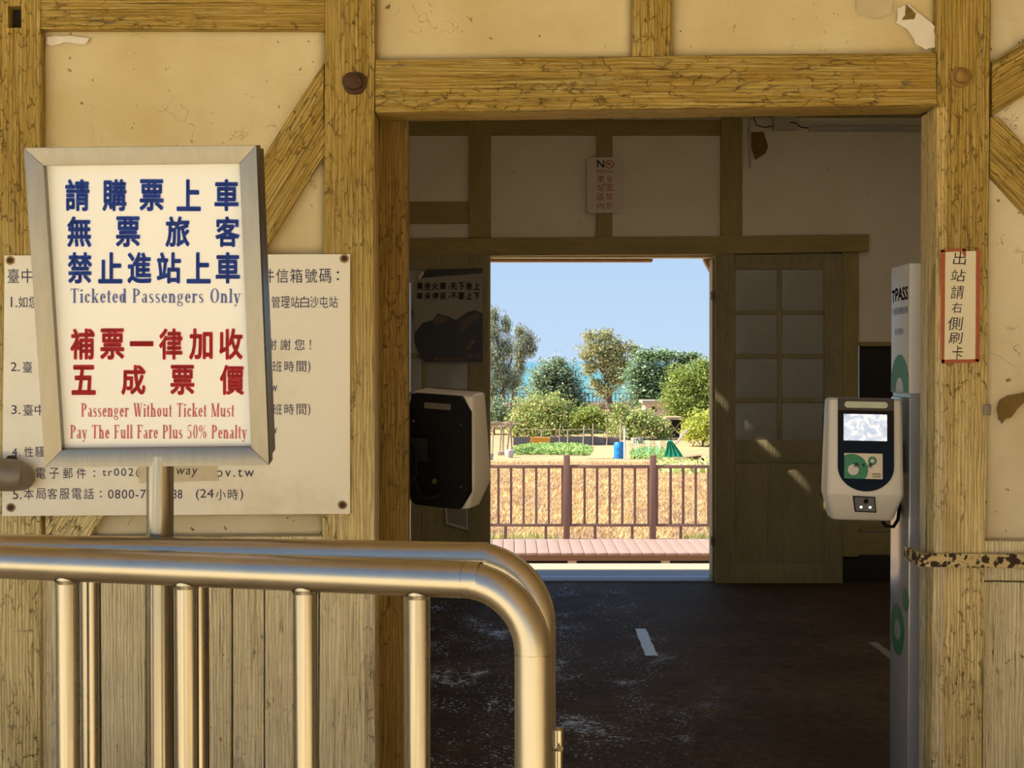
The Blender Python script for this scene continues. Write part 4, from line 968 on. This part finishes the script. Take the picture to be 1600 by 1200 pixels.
tube('cross_timber', [P(1046, 660, 103), P(1063, 680, 103)], .05, M_CANOPY, sh, 6); tube('cross_timber', [P(1062, 661, 103), P(1047, 679, 103)], .05, M_CANOPY, sh, 6)

# ---- trees
def tree(name, label, blobs, Y, mat, n, ls, trunk, tm, group='garden trees and bushes', droop=0.0, cat='tree', flat=False, depth=1.0):
    """blobs: (px, py, rx, ry, weight) ellipses in photo pixels at depth Y; real ellipsoids of leaves"""
    n = int(n * 1.7); ls = ls * .62
    base = gq(trunk[0][0] if trunk else blobs[0][0], Y)
    t = empty(name, base, label, cat, 'bushes in the seaside garden' if cat == 'bush' else 'trees before the sea')
    wsum = sum(b[2] * b[3] for b in blobs); V = np.zeros((0, 3)); allV = []; allF = []; k = 0
    for bx, by, rx, ry in blobs:
        c = P(bx, by, Y); a_ = rx / F * Y; b_ = ry / F * Y; m = max(8, int(n * rx * ry / wsum))
        d = rng.normal(size=(m, 3)); d /= np.linalg.norm(d, axis=1)[:, None]; rad = np.minimum(np.abs(rng.normal(0, .62, m)) + .12, 1.35)
        dd = d * rad[:, None]; lump = 1 + .22 * np.sin(d[:, 0] * 7 + bx) * np.sin(d[:, 2] * 6 + by) ; dd *= lump[:, None]
        cen = np.stack([c.x + dd[:, 0] * a_, c.y + dd[:, 1] * a_ * depth, c.z + dd[:, 2] * b_], 1)
        cen = cen[cen[:, 2] > gz(Y)]; m = len(cen)
        if not m: continue
        u = rng.normal(size=(m, 3)); 
        if flat: u[:, 2] *= .25
        if droop: u[:, 2] = -abs(u[:, 2]) * droop - droop; 
        u /= np.linalg.norm(u, axis=1)[:, None]; w_ = rng.normal(size=(m, 3))
        if flat: w_[:, 2] *= .25
        w_ = w_ - u * (u * w_).sum(1)[:, None]; w_ /= np.linalg.norm(w_, axis=1)[:, None] + 1e-9
        s = ls * rng.uniform(.6, 1.4, m)[:, None]; wd = s * (.22 if droop else .55)
        q = np.stack([cen - u * s, cen + w_ * wd, cen + u * s, cen - w_ * wd], 1).reshape(-1, 3)
        allV.append(q); ids = np.arange(m) * 4 + k; allF += [(int(i), int(i + 1), int(i + 2), int(i + 3)) for i in ids]; k += m * 4
    V = np.concatenate(allV); o = obj('foliage', [Vector(v) for v in V], allF, mat, t)
    if trunk:
        bm = bmesh.new()
        for seg in tm:
            pts = [P(x, y, Y) for x, y, r in seg]
            bm_tube(bm, pts, [r / F * Y for x, y, r in seg], 7)
        from_bm('trunk', bm, M_BARK, t)
    return t
M_BARK = plain('grey brown bark', (.13, .10, .08), .9, 0, .3, 4)
g_cas = leafmat('casuarina green', (.15, .20, .15), (.32, .35, .24), (.50, .46, .26), tl=.3)
g_mid = leafmat('grey green leaf', (.13, .21, .12), (.34, .42, .25), (.48, .50, .34))
g_oli = leafmat('olive leaf', (.26, .28, .13), (.46, .46, .24), (.50, .46, .26), tl=.3)
g_bro = leafmat('broad green leaf', (.13, .23, .11), (.32, .44, .22), (.46, .50, .34))
g_rnd = leafmat('bright olive leaf', (.20, .28, .06), (.36, .42, .11))
g_yel = leafmat('yellow green leaf', (.34, .42, .06), (.52, .54, .12))
g_frt = leafmat('fruit tree leaf', (.22, .33, .09), (.46, .50, .18), (.60, .48, .24))
g_dark = leafmat('dark green leaf', (.05, .10, .05), (.15, .22, .10))
g_brn = leafmat('dry brown twig', (.22, .17, .12), (.38, .31, .23))
g_veg = leafmat('vegetable leaf', (.16, .30, .08), (.36, .48, .14))
T = tree
T('coast_tree', 'tall feathery grey green casuarina at the left edge of the doorway view', [(772, 492, 8, 14), (770, 520, 14, 22), (791, 508, 9, 16), (768, 560, 20, 26), (790, 545, 14, 20), (785, 585, 18, 24), (765, 610, 20, 26), (800, 600, 16, 18), (760, 640, 30, 24)], 118, g_cas, 15000, .20, [(785, 0)], [[(786, 668, 5), (785, 600, 4), (780, 550, 3), (772, 490, 1.5)], [(784, 600, 3), (800, 560, 1.5)]], droop=1.0)
T('coast_tree', 'slimmer drooping casuarina leaning right of the tallest one', [(813, 518, 9, 10), (822, 532, 15, 14), (812, 548, 12, 14), (829, 545, 9, 12), (812, 570, 9, 16), (806, 590, 10, 14)], 126, g_cas, 6500, .20, [(800, 0)], [[(795, 668, 3.5), (803, 600, 2.5), (813, 540, 1.5)]], droop=1.0)
T('garden_tree', 'domed grey green tree between the casuarinas and the open sea view', [(868, 580, 32, 20), (850, 600, 24, 26), (886, 602, 22, 26), (865, 625, 42, 30), (898, 632, 18, 26), (872, 566, 12, 8)], 112, g_mid, 15000, .17, [(866, 0)], [[(868, 680, 4), (866, 620, 3), (872, 570, 1)]], flat=True)
T('garden_tree', 'tall loose olive tree with visible branches in the centre of the doorway view', [(922, 525, 11, 8), (946, 524, 14, 10), (934, 545, 26, 16), (965, 545, 18, 14), (915, 556, 10, 7), (952, 566, 24, 16), (922, 575, 12, 12), (962, 590, 18, 16), (930, 598, 10, 8), (990, 548, 9, 12), (945, 610, 16, 12), (975, 570, 12, 12)], 135, g_oli, 12000, .17, [(956, 0)], [[(957, 660, 4), (954, 630, 3.2), (946, 590, 2.6), (940, 550, 1.8), (938, 525, 1)], [(948, 600, 2), (965, 565, 1.5), (970, 540, .8)], [(945, 585, 2), (925, 565, 1), (915, 555, .7)], [(955, 632, 2), (935, 610, 1.2), (915, 606, .8)]])
T('garden_tree', 'spreading tree with flat broad leaves against the sky right of centre', [(1010, 556, 22, 12), (1040, 556, 22, 10), (1070, 560, 16, 10), (1000, 585, 26, 24), (1030, 590, 28, 26), (1010, 620, 30, 26), (1060, 580, 20, 16), (1085, 556, 8, 6)], 128, g_bro, 13000, .22, [(1036, 0)], [[(1036, 690, 3), (1036, 650, 3), (1030, 610, 2.4), (1020, 570, 1.2)], [(1036, 650, 2), (1048, 600, 1.4)]], flat=True)
T('garden_tree', 'dense rounded bright olive tree at the right edge of the doorway view', [(1098, 572, 16, 12), (1066, 592, 22, 20), (1098, 598, 26, 24), (1060, 622, 26, 24), (1096, 636, 28, 28), (1118, 605, 14, 26), (1075, 645, 22, 18)], 106, g_rnd, 20000, .15, [(1090, 0)], [[(1090, 700, 5), (1088, 640, 4)]])
T('garden_bush', 'yellow green feathery bush under the dense rounded tree', [(1098, 668, 26, 22), (1118, 660, 18, 24), (1080, 676, 14, 12)], 93, g_yel, 7000, .13, [(1098, 0)], [[(1098, 700, 2), (1098, 670, 1.5)]], cat='bush')
T('garden_tree', 'yellowish fruit tree with lighter leaves in front of the domed tree', [(842, 640, 34, 22), (820, 655, 22, 22), (866, 642, 26, 24), (850, 668, 44, 22), (880, 660, 16, 22), (806, 668, 14, 14)], 104, g_frt, 13000, .16, [(850, 0)], [[(850, 700, 3), (850, 650, 2)]])
T('garden_bush', 'dark shade bush low behind the garden fence', [(880, 668, 34, 20), (930, 672, 40, 18), (830, 680, 26, 10), (1000, 672, 30, 14)], 110, g_dark, 7000, .16, [(880, 0)], [[(880, 700, 2), (880, 680, 1)]], cat='bush')
T('garden_bush', 'bright green low tree just left of the white house wall', [(920, 648, 22, 13), (904, 658, 14, 12), (935, 660, 14, 12)], 103, g_rnd, 4500, .15, [(926, 0)], [[(926, 690, 2), (924, 655, 1.5)]], cat='bush')
T('garden_bush', 'loose pale green shrubs before the white house wall', [(975, 655, 20, 14), (1000, 655, 22, 16), (1025, 664, 20, 14), (985, 674, 36, 14), (1035, 678, 14, 10), (968, 640, 12, 10)], 101, g_frt, 9000, .15, [(990, 0)], [[(990, 695, 2), (992, 655, 1.2)]], cat='bush')
T('garden_bush', 'blue green bush below the casuarina at the left door edge', [(772, 642, 20, 18), (760, 655, 20, 16), (790, 655, 10, 10)], 108, g_mid, 5000, .15, [(772, 0)], [[(772, 690, 2), (772, 650, 1.2)]], cat='bush')
T('garden_bush', 'dry brown twiggy bushes in front of the sea wall', [(905, 645, 12, 14), (940, 636, 14, 10), (955, 650, 16, 12), (980, 632, 14, 10)], 140, g_brn, 3000, .12, [(940, 0)], [[(945, 670, 1.5), (945, 640, 1)]], cat='bush')
# vegetable rows
def low_plants(name, label, x0, x1, yA, yB, mat, n, s, hgt):
    V = []; Fc = []
    for k in range(n):
        Y = random.uniform(yA, yB); px_ = random.uniform(x0, x1); p = gq(px_, Y); p.z += random.uniform(.0, hgt) * (1 - abs((px_ - x0) / (x1 - x0) * 2 - 1) ** 4)
        u = Vector((random.gauss(0, 1), random.gauss(0, 1), random.gauss(.3, .6))).normalized() * s * random.uniform(.5, 1.3); w_ = u.orthogonal().normalized() * s * .4
        i = len(V); V += [p - u, p + w_, p + u, p - w_]; Fc.append((i, i + 1, i + 2, i + 3))
    return tag(obj(name, V, Fc, mat), label, 'plants', kind='stuff')
low_plants('vegetable_patch', 'low green vegetable patch in front of the garden fence', 802, 926, 84, 92, g_veg, 6000, .11, .32)
low_plants('vegetable_patch', 'green and yellow plants inside the green garden net', 985, 1050, 79, 88, g_veg, 1800, .10, .3)
low_plants('palm_litter', 'fallen yellow green palm leaves on the field at right', 1020, 1120, 52, 72, leafmat('fallen leaf', (.34, .40, .10), (.62, .58, .28)), 900, .22, .25)

# ---- garden fence, sheet, barrel, net
M_POLE = plain('bare fence pole', (0.386, 0.319, 0.252), .8); M_NETD = plain('dark blue grey netting', (.12, .13, .15), .9)
Yf = 94
fe = empty('garden_fence', gq(880, Yf), 'thin pole garden fence with dark netting along its foot', 'fence')
for x, yt_, w_ in ((846, 672, .045), (874, 669, .04), (887, 672, .05), (911, 665, .05), (926.5, 662, .04), (948, 672, .04), (969, 664, .04)):
    a_ = gq(x, Yf); b_ = P(x + (1.5 if x in (911, 948) else 0), yt_, Yf); tube('pole', [a_, b_], w_, M_POLE, fe, 6)
tube('top_rail', [P(807, 670, Yf), P(846, 671.5, Yf), P(887, 671.5, Yf), P(926, 671, Yf), P(947, 676, Yf), P(970, 682, Yf)], .022, M_POLE, fe, 6)
tube('middle_rail', [P(829, 683, Yf), P(887, 682, Yf), P(926, 681.5, Yf), P(947, 684, Yf), P(970, 685, Yf)], .022, M_POLE, fe, 6)
a_ = P(802, 692, Yf + .1); b_ = P(970, 683, Yf + .1)
bm = bmesh.new(); bm_box(bm, (a_.x, Yf + .08, gz(Yf)), (b_.x, Yf + .12, b_.z)); from_bm('netting', bm, M_NETD, fe)
og = plain('orange plastic sheet', (.72, .30, .03), .6, 0, .25, 3)
tag(timber('orange_sheet', [(829, 695), (859, 694.5), (860, 684.5), (844, 683.5), (829, 683.5)], 92.5, 92.8, og, None, 0, .04), 'orange plastic sheet hung low on the garden fence', 'sheet')
M_SAND = plain('raked yellow sand bed', (0.554, 0.386, 0.168), .95, 0, .1, 1)
bed = [gq(918, 80), gq(958, 80), gq(966, 91), gq(935, 91)]
tag(obj('sand_bed', [p + Vector((0, 0, z)) for z in (.02, .10) for p in bed], [(0, 1, 2, 3), (4, 5, 6, 7), (0, 1, 5, 4), (1, 2, 6, 5), (2, 3, 7, 6), (3, 0, 4, 7)], M_SAND), 'raised bed of yellow sand left of the blue barrel', 'garden bed')
# barrel
bb = gq(968, 79); bt = empty('barrel', bb, 'blue plastic barrel standing in the field garden', 'barrel')
M_BLU = plain('blue plastic', (.01, .20, .55), .4, 0, .05); hB = .92; prof = [(0, .26), (.03, .29), (.25, .31), (.30, .32), (.34, .31), (.60, .31), (.64, .32), (.68, .31), (.88, .29), (.92, .26)]
bm = bmesh.new(); bm_tube(bm, [bb + Vector((0, 0, z)) for z, r in prof], [r for z, r in prof], 24); from_bm('body', bm, M_BLU, bt, smooth=True)
bm = bmesh.new(); bm_tube(bm, [bb + Vector((0, 0, .91)), bb + Vector((0, 0, .945))], .25, 24); from_bm('lid', bm, plain('dark blue lid', (.01, .08, .25), .4), bt)
# green net
t = NT('green garden net'); t.b.inputs['Alpha'].default_value = 1; r_ = t.noise(t.pos(), 2.5, 3); al = t.math('ADD', .28, t.math('MULTIPLY', t.step(r_, .5, .75), .3)); t.i(t.b.inputs['Alpha'], al); M_NET = t.done((.10, .52, .36), .7)
t = NT('bunched green net'); M_NET2 = t.done(t.mix(t.noise(t.pos((6, 6, 1)), 2, 3), (.04, .62, .46), (.16, .74, .58)), .7)
gn = empty('garden_net', gq(1010, 80), 'green garden net stretched over stakes beside the blue barrel', 'net')
V = []; Fc = []; nn_ = 24
for j in range(2):
    for i in range(nn_ + 1):
        x = 971 + (1052 - 971) * i / nn_; top_ = 689 + 1.5 * math.sin(i * .9) - (i / nn_) * 1.5; y = top_ if j else 712
        V.append(P(x, y, 80 + .25 * math.sin(i * 1.3)))
for i in range(nn_): Fc.append((i, i + 1, nn_ + 2 + i, nn_ + 1 + i))
obj('net_sheet', V, Fc, M_NET, gn)
V = []; Fc = []
for j, (y, xa, xb) in enumerate(((688, 1044, 1050), (694, 1042, 1054), (702, 1041, 1060), (710, 1038, 1066), (714, 1036, 1068))):
    for i in range(9): V.append(P(xa + (xb - xa) * i / 8, y + random.uniform(-.5, .5), 78 + (i % 2) * .35))
for j in range(4):
    for i in range(8): Fc.append((j * 9 + i, j * 9 + i + 1, (j + 1) * 9 + i + 1, (j + 1) * 9 + i))
obj('bunched_net', V, Fc, M_NET2, gn)
for x, y in ((970, 655), (976, 672), (1045, 687)): tube('stake', [gq(x, 80), P(x, y, 80)], .04, M_POLE, gn, 6)
tag(tube('white_marker_post', [gq(976, 78), P(976, 673, 78), P(976, 668, 78)], [.05, .05, .03], plain('white paint', (.75, .74, .7), .6)), 'white topped marker stake behind the blue barrel', 'post')
for px_, w_, h_, m_, lb in ((991, 5, 9, M_PIER, 'white plastic tub behind the green net'), (1001, 4.5, 10, plain('grey bin', (.25, .27, .28), .5), 'grey bin next to the white tub behind the green net')):
    c0 = gq(px_, 96); r0 = w_ / F * 96; bm = bmesh.new(); bm_tube(bm, [c0, c0 + Vector((0, 0, h_ / F * 96 * .9)), c0 + Vector((0, 0, h_ / F * 96))], [r0 * .85, r0, r0 * 1.05], 14); tag(from_bm('garden_bin', bm, m_, None), lb, 'bin')
# bamboo arbour at left, wheelbarrow remains at right
ab = empty('bamboo_arbour', gq(780, 86), 'grey bamboo arbour with a twig roof at the left door edge', 'arbour')
for x0, x1 in ((769, 771), (781, 784), (786, 787), (792, 797), (800, 798)): tube('pole', [gq(x0, 86), P(x1, 664, 86)], .05, M_POLE, ab, 6)
for y in (662, 666): tube('roof_pole', [P(758, y, 85.5), P(796, y - 1, 85.5)], .06, M_POLE, ab, 6)
V = []; Fc = []
for k in range(260):
    p = P(random.uniform(758, 798), random.uniform(659, 667), random.uniform(84.5, 87.5)); u = Vector((random.gauss(0, .3), random.gauss(0, .3), random.gauss(0, .07))); w_ = Vector((0, 0, .03)); i = len(V); V += [p - u, p + w_, p + u, p - w_]; Fc.append((i, i + 1, i + 2, i + 3))
tag(obj('twig_roof', V, Fc, g_brn, ab), kind='stuff')
pt = gq(796, 82); tag(tube('clay_pot', [pt, pt + Vector((0, 0, .35)), pt + Vector((0, 0, .42))], [.18, .27, .25], plain('grey white pot', (.5, .5, .5), .6), None, 14), 'pale round pot beside the bamboo arbour', 'pot')
pt = gq(766, 78); tag(tube('garden_bucket', [pt, pt + Vector((0, 0, .32)), pt + Vector((0, 0, .36))], [.14, .19, .2], plain('grey blue bucket', (.30, .36, .42), .5), None, 14), 'grey blue bucket in front of the bamboo arbour', 'bucket')
cr_ = gq(783, 84); tag(box('wooden_crate', (cr_.x - .18, 84, cr_.z), (cr_.x + .18, 84.35, cr_.z + .22), M_POLE, bev=.01), 'small wooden crate between the arbour poles', 'crate')
wbw = empty('wheelbarrow', gq(1085, 70), 'small rusty wheelbarrow lying in the field at right', 'wheelbarrow')
c0 = gq(1085, 70); bm = bmesh.new(); bm_prism(bm, [c0 + Vector(v_) for v_ in ((-.3, 0, .12), (.25, 0, .12), (.34, 0, .38), (-.38, 0, .30))], [c0 + Vector(v_) for v_ in ((-.3, .35, .12), (.25, .35, .12), (.34, .35, .38), (-.38, .35, .30))], .01); from_bm('tray', bm, IRON, wbw)
tube('handle', [c0 + Vector((-.2, .05, .2)), c0 + Vector((-.85, .05, .30))], .025, M_POLE, wbw, 6); tube('wheel', [c0 + Vector((.36, .12, .14)), c0 + Vector((.36, .2, .14))], .14, BLACK, wbw, 14)
for k, (x0, y0_, x1, y1_) in enumerate(((1055, 694, 1072, 672), (1060, 690, 1078, 668), (1058, 692, 1066, 676))):
    tag(tube('leaning_branch', [P(x0, y0_, 84), P(x1, y1_, 85)], .04, M_POLE, None, 6), ('lower left bare branch leaning before the dark shed', 'longest bare branch leaning right of the dark shed', 'shortest bare branch leaning before the dark shed')[k], 'branch')
